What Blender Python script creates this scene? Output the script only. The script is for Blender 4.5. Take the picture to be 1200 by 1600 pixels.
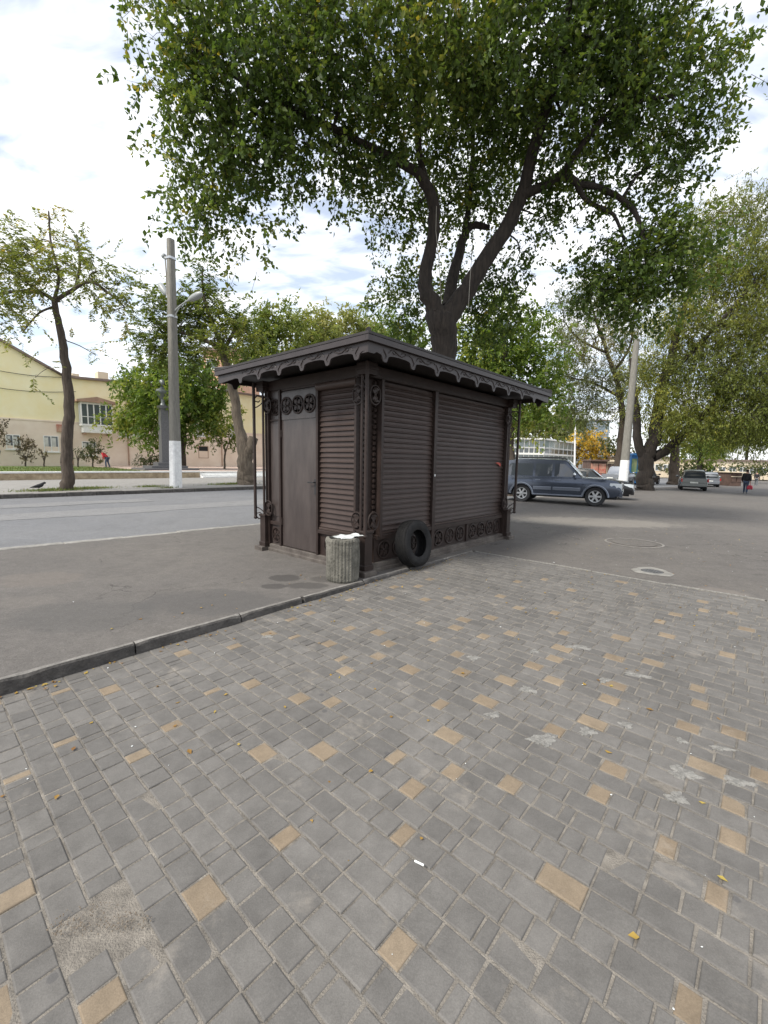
import bpy, bmesh, math, random
import numpy as np
from mathutils import Vector, Matrix
SC = bpy.context.scene
for o in list(bpy.data.objects): bpy.data.objects.remove(o)
COL = SC.collection
rnd = random.Random(7)
R_ = math.radians

# ---------------------------------------------------------------- camera, sky, sun
F_PX, PITCH, ROLL, YAW, CAM_H = 681.4, R_(6.684), R_(1.036), R_(48.18), 1.6
cp, sp, cr, sr = math.cos(PITCH), math.sin(PITCH), math.cos(ROLL), math.sin(ROLL)
FW = Vector((0, cp, -sp)); U0 = Vector((0, sp, cp)); X0 = Vector((1, 0, 0))
CX = cr * X0 + sr * U0; CU = -sr * X0 + cr * U0
cam = bpy.data.cameras.new('camera'); co = bpy.data.objects.new('camera', cam); COL.objects.link(co)
cam.sensor_fit = 'HORIZONTAL'; cam.sensor_width = 36; cam.lens = F_PX / 1200 * 36
cam.clip_start = .05; cam.clip_end = 3000
mw = Matrix((( CX.x, CU.x, -FW.x, 0), (CX.y, CU.y, -FW.y, 0), (CX.z, CU.z, -FW.z, CAM_H), (0, 0, 0, 1)))
co.matrix_world = mw
SC.camera = co

SUN_EL, SUN_AZ = R_(48), math.atan2(-.62, -.50)      # azimuth from +Y towards +X
w = bpy.data.worlds.new('World'); SC.world = w; w.use_nodes = True
nt = w.node_tree; nt.nodes.clear()
def N(t, **k):
    n = nt.nodes.new(t)
    for a, b in k.items(): setattr(n, a, b)
    return n
out = N('ShaderNodeOutputWorld'); bg = N('ShaderNodeBackground'); bg.inputs[1].default_value = .11
sky = N('ShaderNodeTexSky', sky_type='NISHITA', sun_disc=False, sun_elevation=SUN_EL, sun_rotation=SUN_AZ)
tc = N('ShaderNodeTexCoord'); sx = N('ShaderNodeSeparateXYZ'); nt.links.new(tc.outputs['Generated'], sx.inputs[0])
az = N('ShaderNodeMath', operation='MAXIMUM'); az.inputs[1].default_value = 0; nt.links.new(sx.outputs['Z'], az.inputs[0])
ad = N('ShaderNodeMath', operation='ADD'); ad.inputs[1].default_value = .22; nt.links.new(az.outputs[0], ad.inputs[0])
cx = N('ShaderNodeCombineXYZ')
for i, a in enumerate('XY'):
    d = N('ShaderNodeMath', operation='DIVIDE'); nt.links.new(sx.outputs[a], d.inputs[0]); nt.links.new(ad.outputs[0], d.inputs[1]); nt.links.new(d.outputs[0], cx.inputs[i])
mp = N('ShaderNodeMapping'); mp.inputs['Rotation'].default_value = (0, 0, .6); mp.inputs['Scale'].default_value = (1.0, 2.0, 1); nt.links.new(cx.outputs[0], mp.inputs[0])
n1 = N('ShaderNodeTexNoise'); n1.inputs['Scale'].default_value = 1.1; n1.inputs['Detail'].default_value = 4; nt.links.new(mp.outputs[0], n1.inputs[0])
n2 = N('ShaderNodeTexNoise'); n2.inputs['Scale'].default_value = 5.5; n2.inputs['Detail'].default_value = 5; n2.inputs['Distortion'].default_value = .4; nt.links.new(mp.outputs[0], n2.inputs[0])
mx = N('ShaderNodeMath', operation='MULTIPLY_ADD'); mx.inputs[1].default_value = .55; nt.links.new(n2.outputs[0], mx.inputs[0])
m2 = N('ShaderNodeMath', operation='MULTIPLY'); m2.inputs[1].default_value = .45; nt.links.new(n1.outputs[0], m2.inputs[0]); nt.links.new(m2.outputs[0], mx.inputs[2])
rp = N('ShaderNodeValToRGB'); rp.color_ramp.elements[0].position = .41; rp.color_ramp.elements[1].position = .565; rp.color_ramp.elements[0].color = (.34, .34, .34, 1); nt.links.new(mx.outputs[0], rp.inputs[0])
hz = N('ShaderNodeMapRange'); hz.inputs[1].default_value = .0; hz.inputs[2].default_value = .35; hz.inputs[3].default_value = .9; hz.inputs[4].default_value = 0; nt.links.new(az.outputs[0], hz.inputs[0])
mxx = N('ShaderNodeMath', operation='MAXIMUM'); nt.links.new(rp.outputs[0], mxx.inputs[0]); nt.links.new(hz.outputs[0], mxx.inputs[1])
mix = N('ShaderNodeMix', data_type='RGBA'); nt.links.new(mxx.outputs[0], mix.inputs[0]); nt.links.new(sky.outputs[0], mix.inputs[6]); mix.inputs[7].default_value = (6.4, 6.5, 6.7, 1)
nt.links.new(mix.outputs[2], bg.inputs[0]); nt.links.new(bg.outputs[0], out.inputs[0])

sd = bpy.data.lights.new('sun', 'SUN'); sd.energy = 2.3; sd.angle = R_(14); sd.color = (1, .95, .86)
so = bpy.data.objects.new('sun', sd); COL.objects.link(so)
sdir = Vector((math.sin(SUN_AZ) * math.cos(SUN_EL), math.cos(SUN_AZ) * math.cos(SUN_EL), math.sin(SUN_EL)))
so.rotation_euler = sdir.to_track_quat('Z', 'Y').to_euler(); so.location = (-20, -15, 40)
vs = SC.view_settings; vs.view_transform = 'Standard'; vs.look = 'None'; vs.gamma = 1; vs.use_curve_mapping = False; vs.exposure = 1.0
SC.cycles.max_bounces = 6; SC.cycles.diffuse_bounces = 3; SC.cycles.transparent_max_bounces = 4

# ---------------------------------------------------------------- helpers
def tag(o, label=None, cat=None, group=None, kind=None):
    if label: o['label'] = label
    if cat: o['category'] = cat
    if group: o['group'] = group
    if kind: o['kind'] = kind
    return o
def empty(name, loc=(0, 0, 0), rz=0, label=None, cat=None, group=None):
    o = bpy.data.objects.new(name, None); COL.objects.link(o); o.location = loc; o.rotation_euler = (0, 0, rz); o.empty_display_size = .2
    return tag(o, label, cat, group)
def ray(u, v):
    return ((u - 600) / F_PX) * CX + (-(v - 800) / F_PX) * CU + FW
CAM = Vector((0, 0, CAM_H))
def gz(x, y): return -.016 * max(0., x - 6)             # the forecourt falls away slightly to the right
def gp(u, v, z=0.):
    d = ray(u, v); t = (z - CAM_H) / d.z; return CAM + t * d
def gs(u, v):
    z = 0
    for _ in range(8): p = gp(u, v, z); z = gz(p.x, p.y)
    return Vector((p.x, p.y, z))
def at(u, v, Y):
    d = ray(u, v); return CAM + d * (Y / d.y)
DR = Vector((math.cos(YAW), math.sin(YAW), 0)); DL = Vector((-math.sin(YAW), math.cos(YAW), 0)); KO = Vector((-.272, 5.955, 0))
def K(r, l, z=0): return KO + DR * r + DL * l + Vector((0, 0, z))
def toK(p): d = p - KO; return d.dot(DR), d.dot(DL)
RE = Vector((.70, .714, 0)).normalized(); RN = Vector((-RE.y, RE.x, 0)); RYAW = math.atan2(RE.y, RE.x)
def RD(e, n, z=0): return RE * e + RN * n + Vector((0, 0, z))

class MB:
    def __init__(s): s.v = []; s.f = []; s.m = []; s.mi = 0
    def add(s, vs_, fs):
        b = len(s.v); s.v += [tuple(p) for p in vs_]
        for f in fs: s.f.append(tuple(i + b for i in f)); s.m.append(s.mi)
        return s
    def box(s, x0, x1, y0, y1, z0, z1, bev=0., M=None):
        if bev > 0:
            b = bev; vs_ = []
            for z, d in ((z0, 0), (z1 - b, 0), (z1, b)):
                vs_ += [(x0 + d, y0 + d, z), (x1 - d, y0 + d, z), (x1 - d, y1 - d, z), (x0 + d, y1 - d, z)]
            fs = [(3, 2, 1, 0), (8, 9, 10, 11)]
            for k in (0, 4):
                for i in range(4): j = (i + 1) % 4; fs.append((k + i, k + j, k + 4 + j, k + 4 + i))
        else:
            vs_ = [(x, y, z) for z in (z0, z1) for x, y in ((x0, y0), (x1, y0), (x1, y1), (x0, y1))]
            fs = [(3, 2, 1, 0), (4, 5, 6, 7)] + [(i, (i + 1) % 4, 4 + (i + 1) % 4, 4 + i) for i in range(4)]
        if M is not None: vs_ = [M @ Vector(p) for p in vs_]
        return s.add(vs_, fs)
    def tube(s, pts, rad, seg=8, caps=True):
        pts = [Vector(p) for p in pts]; n = len(pts)
        if not hasattr(rad, '__len__'): rad = [rad] * n
        vs_ = []; prev = None
        for i, p in enumerate(pts):
            t = (pts[min(i + 1, n - 1)] - pts[max(i - 1, 0)])
            t = t.normalized() if t.length > 1e-9 else Vector((0, 0, 1))
            if prev is None: a = t.orthogonal().normalized()
            else:
                a = prev - t * prev.dot(t)
                a = a.normalized() if a.length > 1e-6 else t.orthogonal().normalized()
            prev = a; b = t.cross(a)
            for k in range(seg):
                th = 2 * math.pi * k / seg; vs_.append(p + (a * math.cos(th) + b * math.sin(th)) * rad[i])
        fs = []
        for i in range(n - 1):
            for k in range(seg): k2 = (k + 1) % seg; fs.append((i * seg + k, i * seg + k2, (i + 1) * seg + k2, (i + 1) * seg + k))
        if caps: fs += [tuple(range(seg - 1, -1, -1)), tuple(range((n - 1) * seg, n * seg))]
        return s.add(vs_, fs)
    def lathe(s, prof, seg=24, M=None, closed=False):
        vs_ = []
        for r, z in prof:
            for k in range(seg): th = 2 * math.pi * k / seg; vs_.append(Vector((r * math.cos(th), r * math.sin(th), z)))
        if M is not None: vs_ = [M @ p for p in vs_]
        fs = []; n = len(prof)
        for i in range(n if closed else n - 1):
            i2 = (i + 1) % n
            for k in range(seg): k2 = (k + 1) % seg; fs.append((i * seg + k, i * seg + k2, i2 * seg + k2, i2 * seg + k))
        if not closed:
            if prof[0][0] > 1e-4: fs.append(tuple(range(seg - 1, -1, -1)))
            if prof[-1][0] > 1e-4: fs.append(tuple(range((n - 1) * seg, n * seg)))
        return s.add(vs_, fs)
    def prism(s, poly, d0, d1, fn):
        """poly: list of (a,b); fn(a,b,d) -> xyz"""
        n = len(poly); vs_ = [fn(a, b, d0) for a, b in poly] + [fn(a, b, d1) for a, b in poly]
        return s.add(vs_, [tuple(range(n - 1, -1, -1)), tuple(range(n, 2 * n))] + [(i, (i + 1) % n, n + (i + 1) % n, n + i) for i in range(n)])
    def ball(s, c, r, seg=10, rings=6, sc=(1, 1, 1)):
        vs_ = []; c = Vector(c)
        for i in range(rings + 1):
            ph = math.pi * i / rings
            for k in range(seg): th = 2 * math.pi * k / seg; vs_.append(c + Vector((r * sc[0] * math.sin(ph) * math.cos(th), r * sc[1] * math.sin(ph) * math.sin(th), -r * sc[2] * math.cos(ph))))
        return s.add(vs_, [(i * seg + k, i * seg + (k + 1) % seg, (i + 1) * seg + (k + 1) % seg, (i + 1) * seg + k) for i in range(rings) for k in range(seg)])
    def mesh(s, name, mats, smooth=False, fix=True):
        me = bpy.data.meshes.new(name); me.from_pydata(s.v, [], s.f)
        for m in (mats if isinstance(mats, (list, tuple)) else [mats]): me.materials.append(m)
        if any(s.m): me.polygons.foreach_set('material_index', s.m)
        if fix:
            bm = bmesh.new(); bm.from_mesh(me); bmesh.ops.recalc_face_normals(bm, faces=bm.faces); bm.to_mesh(me); bm.free()
        if smooth:
            me.polygons.foreach_set('use_smooth', [True] * len(me.polygons))
            try: me.set_sharp_from_angle(angle=R_(38))
            except Exception: pass
        me.update(); return me
    def build(s, name, mats, parent=None, smooth=False, fix=True, loc=None):
        return place(name, s.mesh(name, mats, smooth, fix), parent, loc)
def place(name, me, parent=None, loc=None, rot=None):
    o = bpy.data.objects.new(name, me); COL.objects.link(o)
    if parent is not None: o.parent = parent
    if loc is not None: o.location = loc
    if rot is not None: o.rotation_euler = rot
    return o

# ---------------------------------------------------------------- materials
MATS = {}
def mat(name, col, rough=.7, metal=0., var=0., vscale=4., bump=0., bscale=60., col2=None, spec=.5, detail=6., stretch=None, rand=0.):
    m = bpy.data.materials.new(name); m.use_nodes = True; MATS[name] = m
    t = m.node_tree; b = t.nodes['Principled BSDF']
    b.inputs['Roughness'].default_value = rough; b.inputs['Metallic'].default_value = metal; b.inputs['Specular IOR Level'].default_value = spec
    b.inputs['Base Color'].default_value = (*col, 1)
    def nn(k, **kw):
        n = t.nodes.new(k)
        for a, v in kw.items(): setattr(n, a, v)
        return n
    if var or bump:
        g = nn('ShaderNodeTexCoord'); vec = g.outputs['Object']
        if stretch:
            mpn = nn('ShaderNodeMapping'); mpn.inputs['Scale'].default_value = stretch; t.links.new(vec, mpn.inputs[0]); vec = mpn.outputs[0]
    if var or col2:
        a = nn('ShaderNodeTexNoise'); a.inputs['Scale'].default_value = vscale; a.inputs['Detail'].default_value = detail; a.inputs['Roughness'].default_value = .65
        t.links.new(vec, a.inputs['Vector'])
        r = nn('ShaderNodeValToRGB'); r.color_ramp.elements[0].position = .35; r.color_ramp.elements[1].position = .68
        c2 = col2 or tuple(min(1, c * (1 + var)) for c in col); c1 = tuple(c * (1 - var) for c in col) if not col2 else col
        r.color_ramp.elements[0].color = (*c1, 1); r.color_ramp.elements[1].color = (*c2, 1)
        t.links.new(a.outputs[0], r.inputs[0]); last = r.outputs[0]
        if rand:
            oi = nn('ShaderNodeObjectInfo'); hv = nn('ShaderNodeHueSaturation'); mr = nn('ShaderNodeMapRange')
            mr.inputs[3].default_value = 1 - rand; mr.inputs[4].default_value = 1 + rand
            t.links.new(oi.outputs['Random'], mr.inputs[0]); t.links.new(mr.outputs[0], hv.inputs['Value']); t.links.new(last, hv.inputs['Color']); last = hv.outputs[0]
        t.links.new(last, b.inputs['Base Color'])
    if bump:
        c = nn('ShaderNodeTexNoise'); c.inputs['Scale'].default_value = bscale; c.inputs['Detail'].default_value = 4; t.links.new(vec, c.inputs['Vector'])
        bn = nn('ShaderNodeBump'); bn.inputs['Strength'].default_value = bump; bn.inputs['Distance'].default_value = .02
        t.links.new(c.outputs[0], bn.inputs['Height']); t.links.new(bn.outputs[0], b.inputs['Normal'])
    return m
def glass(name, col, rough=.06):
    m = mat(name, col, rough, spec=.9); return m

def leafmat(name, stops, trans=.35, rough=.5):
    m = bpy.data.materials.new(name); m.use_nodes = True; t = m.node_tree; t.nodes.clear()
    o = t.nodes.new('ShaderNodeOutputMaterial'); at_ = t.nodes.new('ShaderNodeAttribute'); at_.attribute_name = 'tone'
    r = t.nodes.new('ShaderNodeValToRGB'); cr_ = r.color_ramp
    while len(cr_.elements) < len(stops): cr_.elements.new(.5)
    for e, (p, c) in zip(cr_.elements, stops): e.position = p; e.color = (*c, 1)
    t.links.new(at_.outputs['Fac'], r.inputs[0])
    b = t.nodes.new('ShaderNodeBsdfPrincipled'); b.inputs['Roughness'].default_value = rough; b.inputs['Specular IOR Level'].default_value = .35
    tr = t.nodes.new('ShaderNodeBsdfTranslucent'); hs = t.nodes.new('ShaderNodeHueSaturation'); hs.inputs['Value'].default_value = 1.25; hs.inputs['Saturation'].default_value = 1.1; hs.inputs['Hue'].default_value = .488
    t.links.new(r.outputs[0], b.inputs['Base Color']); t.links.new(r.outputs[0], hs.inputs['Color']); t.links.new(hs.outputs[0], tr.inputs[0])
    mx_ = t.nodes.new('ShaderNodeMixShader'); mx_.inputs[0].default_value = trans
    t.links.new(b.outputs[0], mx_.inputs[1]); t.links.new(tr.outputs[0], mx_.inputs[2]); t.links.new(mx_.outputs[0], o.inputs[0])
    MATS[name] = m; return m
M = MATS

def paver_mat(name, cols, wear):
    m = bpy.data.materials.new(name); m.use_nodes = True; t = m.node_tree; b = t.nodes['Principled BSDF']; L = t.links.new
    def nn(k): return t.nodes.new(k)
    oi = nn('ShaderNodeObjectInfo'); at_ = nn('ShaderNodeAttribute'); at_.attribute_name = 'tone'
    ad_ = nn('ShaderNodeMath'); ad_.operation = 'ADD'; L(oi.outputs['Random'], ad_.inputs[0]); L(at_.outputs['Fac'], ad_.inputs[1])
    fr = nn('ShaderNodeMath'); fr.operation = 'FRACT'; L(ad_.outputs[0], fr.inputs[0])
    r = nn('ShaderNodeValToRGB'); r.color_ramp.elements[0].color = (*cols[0], 1); r.color_ramp.elements[1].color = (*cols[1], 1); L(fr.outputs[0], r.inputs[0])
    ge = nn('ShaderNodeNewGeometry')
    def noise(s, d=6, rg=.65):
        a = nn('ShaderNodeTexNoise'); a.inputs['Scale'].default_value = s; a.inputs['Detail'].default_value = d; a.inputs['Roughness'].default_value = rg; L(ge.outputs['Position'], a.inputs['Vector']); return a
    a1 = noise(1.1); a2 = noise(9, 8, .75); a3 = noise(190, 3)
    def mul(src, nz, lo, hi, p0=.3, p1=.7):
        mr = nn('ShaderNodeMapRange'); mr.inputs[1].default_value = p0; mr.inputs[2].default_value = p1; mr.inputs[3].default_value = lo; mr.inputs[4].default_value = hi; L(nz, mr.inputs[0])
        hv = nn('ShaderNodeHueSaturation'); L(mr.outputs[0], hv.inputs['Value']); L(src, hv.inputs['Color']); return hv.outputs[0]
    c = mul(r.outputs[0], a1.outputs[0], .86, 1.12); c = mul(c, a2.outputs[0], .80, 1.16); c = mul(c, a3.outputs[0], .86, 1.14)
    # dusty worn blotches
    a4 = noise(2.6, 9, .7); mr = nn('ShaderNodeMapRange'); mr.inputs[1].default_value = .58; mr.inputs[2].default_value = .74; mr.inputs[3].default_value = 0; mr.inputs[4].default_value = wear; L(a4.outputs[0], mr.inputs[0])
    mx_ = nn('ShaderNodeMix'); mx_.data_type = 'RGBA'; L(mr.outputs[0], mx_.inputs[0]); L(c, mx_.inputs[6]); mx_.inputs[7].default_value = (.36, .32, .27, 1)
    # chewing-gum and oil spots
    vo = nn('ShaderNodeTexVoronoi'); vo.inputs['Scale'].default_value = 3.2; L(ge.outputs['Position'], vo.inputs['Vector'])
    m3 = nn('ShaderNodeMapRange'); m3.inputs[1].default_value = .050; m3.inputs[2].default_value = .066; m3.inputs[3].default_value = .55; m3.inputs[4].default_value = 0; L(vo.outputs['Distance'], m3.inputs[0])
    mx2 = nn('ShaderNodeMix'); mx2.data_type = 'RGBA'; L(m3.outputs[0], mx2.inputs[0]); L(mx_.outputs[2], mx2.inputs[6]); mx2.inputs[7].default_value = (.07, .068, .07, 1)
    L(mx2.outputs[2], b.inputs['Base Color']); b.inputs['Roughness'].default_value = .82; b.inputs['Specular IOR Level'].default_value = .3
    bn = nn('ShaderNodeBump'); bn.inputs['Strength'].default_value = .35; bn.inputs['Distance'].default_value = .006
    s2 = nn('ShaderNodeMath'); s2.operation = 'MULTIPLY_ADD'; s2.inputs[1].default_value = .5; L(a3.outputs[0], s2.inputs[0]); L(a2.outputs[0], s2.inputs[2])
    L(s2.outputs[0], bn.inputs['Height']); L(bn.outputs[0], b.inputs['Normal']); M[name] = m; return m
paver_mat('paver_grey', ((.118, .112, .105), (.150, .142, .132)), .4)
paver_mat('paver_tan', ((.195, .152, .106), (.232, .185, .132)), .5)

def asphalt_mat(name, base, tint, stains=(), scale=1.):
    m = bpy.data.materials.new(name); m.use_nodes = True; t = m.node_tree; b = t.nodes['Principled BSDF']; L = t.links.new
    def nn(k): return t.nodes.new(k)
    ge = nn('ShaderNodeNewGeometry')
    def noise(s, d=6, rg=.65, st=None):
        a = nn('ShaderNodeTexNoise'); a.inputs['Scale'].default_value = s; a.inputs['Detail'].default_value = d; a.inputs['Roughness'].default_value = rg
        if st:
            mpn = nn('ShaderNodeMapping'); mpn.inputs['Rotation'].default_value = (0, 0, -RYAW); mpn.inputs['Scale'].default_value = st; mpn.vector_type = 'POINT'; L(ge.outputs['Position'], mpn.inputs[0]); L(mpn.outputs[0], a.inputs['Vector'])
        else: L(ge.outputs['Position'], a.inputs['Vector'])
        return a.outputs[0]
    col = nn('ShaderNodeRGB'); col.outputs[0].default_value = (*base, 1); c = col.outputs[0]
    def mixto(c, fac, colr):
        x = nn('ShaderNodeMix'); x.data_type = 'RGBA'; L(fac, x.inputs[0]); L(c, x.inputs[6]); x.inputs[7].default_value = (*colr, 1); return x.outputs[2]
    def mr(src, a, b_, lo, hi):
        x = nn('ShaderNodeMapRange'); x.inputs[1].default_value = a; x.inputs[2].default_value = b_; x.inputs[3].default_value = lo; x.inputs[4].default_value = hi; L(src, x.inputs[0]); return x.outputs[0]
    c = mixto(c, mr(noise(.35 * scale, 8), .42, .66, 0, .75), tint)
    c = mixto(c, mr(noise(1.6 * scale, 9, .72), .50, .70, 0, .55), tuple(x * .62 for x in base))
    c = mixto(c, mr(noise(.9 * scale, 8, .7, (.12, 1.6, 1)), .53, .72, 0, .45), tuple(x * 1.35 for x in base))
    c = mixto(c, mr(noise(7, 8, .75), .45, .68, 0, .55), tuple(x * .66 for x in base))
    c = mixto(c, mr(noise(13, 6, .75), .52, .70, 0, .5), tuple(x * 1.45 for x in base))
    c = mixto(c, mr(noise(34, 4, .8), .50, .66, 0, .45), tuple(x * 1.6 for x in base))
    c = mixto(c, mr(noise(28, 4, .8), .34, .48, .55, 0), tuple(x * .5 for x in base))
    g = noise(120, 3)
    c = mixto(c, mr(g, .56, .70, 0, .55), tuple(min(1, x * 1.9) for x in base))
    c = mixto(c, mr(g, .30, .44, .6, 0), tuple(x * .4 for x in base))
    if stains:
        dv = nn('ShaderNodeTexNoise'); dv.inputs['Scale'].default_value = 1.7; dv.inputs['Detail'].default_value = 5; L(ge.outputs['Position'], dv.inputs['Vector'])
        va = nn('ShaderNodeVectorMath'); va.operation = 'MULTIPLY_ADD'; va.inputs[1].default_value = (1.1, 1.1, 1.1); L(dv.outputs['Color'], va.inputs[0]); L(ge.outputs['Position'], va.inputs[2])
        vo = nn('ShaderNodeTexVoronoi'); vo.feature = 'DISTANCE_TO_EDGE'; vo.inputs['Scale'].default_value = .42; L(va.outputs[0], vo.inputs['Vector'])
        ck = mr(vo.outputs['Distance'], .002, .007, .75, 0); msk = mr(noise(.5, 3), .47, .58, 0, 1)
        mm = nn('ShaderNodeMath'); mm.operation = 'MULTIPLY'; L(ck, mm.inputs[0]); L(msk, mm.inputs[1]); c = mixto(c, mm.outputs[0], tuple(x * .35 for x in base))
    for (p, rx, ry, colr, amt) in stains:
        mpn = nn('ShaderNodeMapping'); mpn.vector_type = 'POINT'; q = Vector(p)
        mpn.inputs['Location'].default_value = (-q.x / rx, -q.y / ry, 0); mpn.inputs['Scale'].default_value = (1 / rx, 1 / ry, 0)
        L(ge.outputs['Position'], mpn.inputs[0]); ln = nn('ShaderNodeVectorMath'); ln.operation = 'LENGTH'; L(mpn.outputs[0], ln.inputs[0])
        ns = noise(4.5, 6); sm = nn('ShaderNodeMath'); sm.operation = 'MULTIPLY_ADD'; sm.inputs[1].default_value = 1.1; L(ns, sm.inputs[0]); L(ln.outputs['Value'], sm.inputs[2])
        c = mixto(c, mr(sm.outputs[0], 1.30, 1.55, amt, 0), colr)
    L(c, b.inputs['Base Color']); b.inputs['Roughness'].default_value = .85; b.inputs['Specular IOR Level'].default_value = .3
    bn = nn('ShaderNodeBump'); bn.inputs['Strength'].default_value = .5; bn.inputs['Distance'].default_value = .008; L(noise(130, 3), bn.inputs['Height']); L(bn.outputs[0], b.inputs['Normal']); M[name] = m; return m
dk = (.055, .051, .048)
asphalt_mat('asphalt', (.116, .107, .099), (.156, .142, .126), [
    (gp(445, 903), .24, .20, dk, .8), (gp(428, 916), .17, .13, dk, .75), (gp(478, 915), .30, .16, dk, .7), (gp(505, 905), .2, .16, dk, .5),
    (gp(930, 815), 2.6, 1.1, (.25, .23, .20), .55), (gp(60, 905), .6, .4, (.18, .15, .125), .22), (gp(40, 940), .35, .25, (.19, .17, .15), .2),
    (gp(330, 940), .9, .5, (.075, .072, .07), .5), (gp(130, 960), .8, .5, (.08, .078, .075), .4), (gp(1125, 925), .3, .3, (.22, .19, .165), .4)])
asphalt_mat('road_asphalt', (.155, .157, .163), (.185, .183, .182), [], .6)
asphalt_mat('road_repair', (.188, .187, .187), (.21, .206, .202), [], 1.2)
asphalt_mat('far_pavement', (.24, .23, .215), (.28, .265, .245))
mat('soil', (.15, .125, .09), .95, var=.4, vscale=3, bump=.5)
mat('joint_sand', (.185, .167, .143), .95, var=.35, vscale=14, bump=.6, bscale=150)
mat('concrete', (.24, .23, .21), .9, var=.25, vscale=6, bump=.5, bscale=70, rand=.1)
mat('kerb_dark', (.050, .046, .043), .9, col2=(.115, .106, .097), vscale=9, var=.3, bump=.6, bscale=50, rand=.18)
mat('kerb_worn_lit', (.15, .14, .127), .9, col2=(.27, .255, .235), vscale=8, var=.3, bump=.6, bscale=60, rand=.12)
mat('grit', (.17, .135, .10), .95, col2=(.26, .22, .175), vscale=40, var=.3, bump=.6, bscale=150)
mat('mortar', (.23, .222, .205), .95, var=.3, vscale=25, bump=.8, bscale=120)
mat('kiosk_paint', (.030, .0200, .0170), .5, spec=.3, var=.22, vscale=5, bump=.06, bscale=60)
mat('kiosk_slat', (.037, .0245, .0205), .48, spec=.3, col2=(.060, .042, .036), vscale=1.3, var=.3, bump=.05, bscale=40, detail=9, rand=.10)
mat('kiosk_door', (.040, .031, .029), .33, col2=(.066, .053, .049), vscale=2.6, var=.3, bump=.05, bscale=12, stretch=(2.5, 2.5, .6), detail=9)
mat('kiosk_fascia', (.036, .028, .027), .45, spec=.4, var=.15, vscale=6)
mat('kiosk_roof', (.020, .016, .015), .6, var=.3, vscale=5)
mat('kiosk_stone', (.050, .039, .034), .75, col2=(.12, .105, .09), vscale=5, var=.3, bump=.4, detail=9)
mat('grey_column', (.085, .083, .085), .5, var=.2, vscale=6)
mat('rubber', (.006, .006, .007), .7, spec=.25, col2=(.018, .0175, .017), vscale=7, var=.3, bump=.2, bscale=40)
mat('rubber_clean', (.016, .016, .017), .7)
mat('bin_concrete', (.075, .072, .060), .95, col2=(.19, .18, .152), vscale=7, var=.3, bump=.9, bscale=45)
mat('plastic_white', (.60, .62, .61), .35, var=.05)
mat('dark', (.012, .012, .013), .8)
mat('steel', (.5, .5, .5), .3, metal=.9)
mat('red_tape', (.35, .06, .04), .6)
mat('bark', (.040, .030, .023), .95, col2=(.095, .074, .057), vscale=5, var=.3, bump=1., bscale=9, stretch=(3, 3, .5))
mat('bark_dark', (.016, .013, .011), .95, col2=(.046, .036, .029), vscale=5, var=.3, bump=1., bscale=9, stretch=(3, 3, .5))
mat('bark_light', (.075, .058, .043), .95, col2=(.17, .138, .104), vscale=4, var=.3, bump=1., bscale=9, stretch=(3, 3, .5))
mat('pole_concrete', (.20, .19, .165), .9, var=.2, vscale=5, bump=.4, bscale=40, stretch=(4, 4, .6))
mat('whitewash', (.76, .76, .75), .9, var=.12, vscale=7, bump=.3, bscale=30)
mat('lamp_shell', (.30, .315, .315), .4)
mat('plaster_yellow', (.82, .71, .40), .9, col2=(.86, .79, .55), vscale=.5, var=.12, detail=8)
mat('plaster_pink', (.70, .57, .45), .9, col2=(.80, .69, .57), vscale=.6, var=.15, detail=8)
mat('plaster_beige', (.68, .57, .42), .9, col2=(.68, .58, .42), vscale=.6, var=.15)
mat('plaster_red', (.55, .33, .22), .9, var=.12, vscale=.5)
mat('trim_brown', (.36, .23, .16), .8, var=.2, vscale=2)
mat('frame_white', (.76, .75, .71), .6, var=.08, vscale=5)
mat('roof_sheet', (.19, .14, .115), .7, var=.2, vscale=2)
glass('window_glass', (.085, .10, .105), .08); glass('car_glass', (.045, .052, .060), .03)
glass('pavilion_glass', (.22, .27, .27), .1)
mat('curtain', (.55, .54, .50), .8, var=.2, vscale=3)
mat('wall_stone', (.26, .20, .13), .95, col2=(.47, .38, .26), vscale=3.2, var=.3, bump=.9, bscale=5)
mat('cap_white', (.70, .70, .68), .8, var=.1, vscale=4)
mat('plaza_paving', (.42, .32, .27), .9, var=.2, vscale=2)
mat('grass', (.060, .105, .022), .95, col2=(.13, .17, .045), vscale=2.5, var=.3, bump=.8, bscale=20)
mat('granite', (.10, .10, .105), .35, var=.25, vscale=12)
mat('bronze', (.14, .15, .15), .4, metal=.4, var=.2, vscale=8)
mat('paint_suv', (.075, .088, .115), .16, metal=.5); mat('paint_suv_trim', (.17, .19, .23), .25, metal=.5)
mat('paint_black', (.010, .010, .011), .18); mat('paint_silver', (.17, .18, .18), .25, metal=.6); mat('paint_grey', (.26, .275, .30), .25, metal=.5)
mat('paint_red', (.55, .03, .03), .3); mat('paint_white', (.72, .72, .72), .3)
mat('chrome', (.62, .64, .66), .18, metal=1.); mat('alloy', (.50, .51, .52), .32, metal=.85)
mat('headlight', (.62, .66, .68), .12, spec=.8); mat('taillight', (.42, .02, .02), .2); mat('plate_white', (.75, .76, .72), .5); mat('trim_black', (.02, .02, .022), .6)
mat('skin', (.42, .25, .18), .6); mat('hair_dark', (.025, .02, .017), .8); mat('jacket_black', (.018, .018, .021), .85); mat('denim', (.06, .085, .14), .9)
mat('jacket_red', (.55, .035, .05), .8); mat('bag_red', (.42, .03, .055), .6); mat('shoe', (.16, .16, .17), .7); mat('trouser_grey', (.10, .11, .12), .9)
mat('sign_blue', (.03, .20, .50), .5, var=.15, vscale=2); mat('sign_green', (.03, .20, .12), .5, col2=(.45, .45, .2), vscale=1.5, var=.2)
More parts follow.
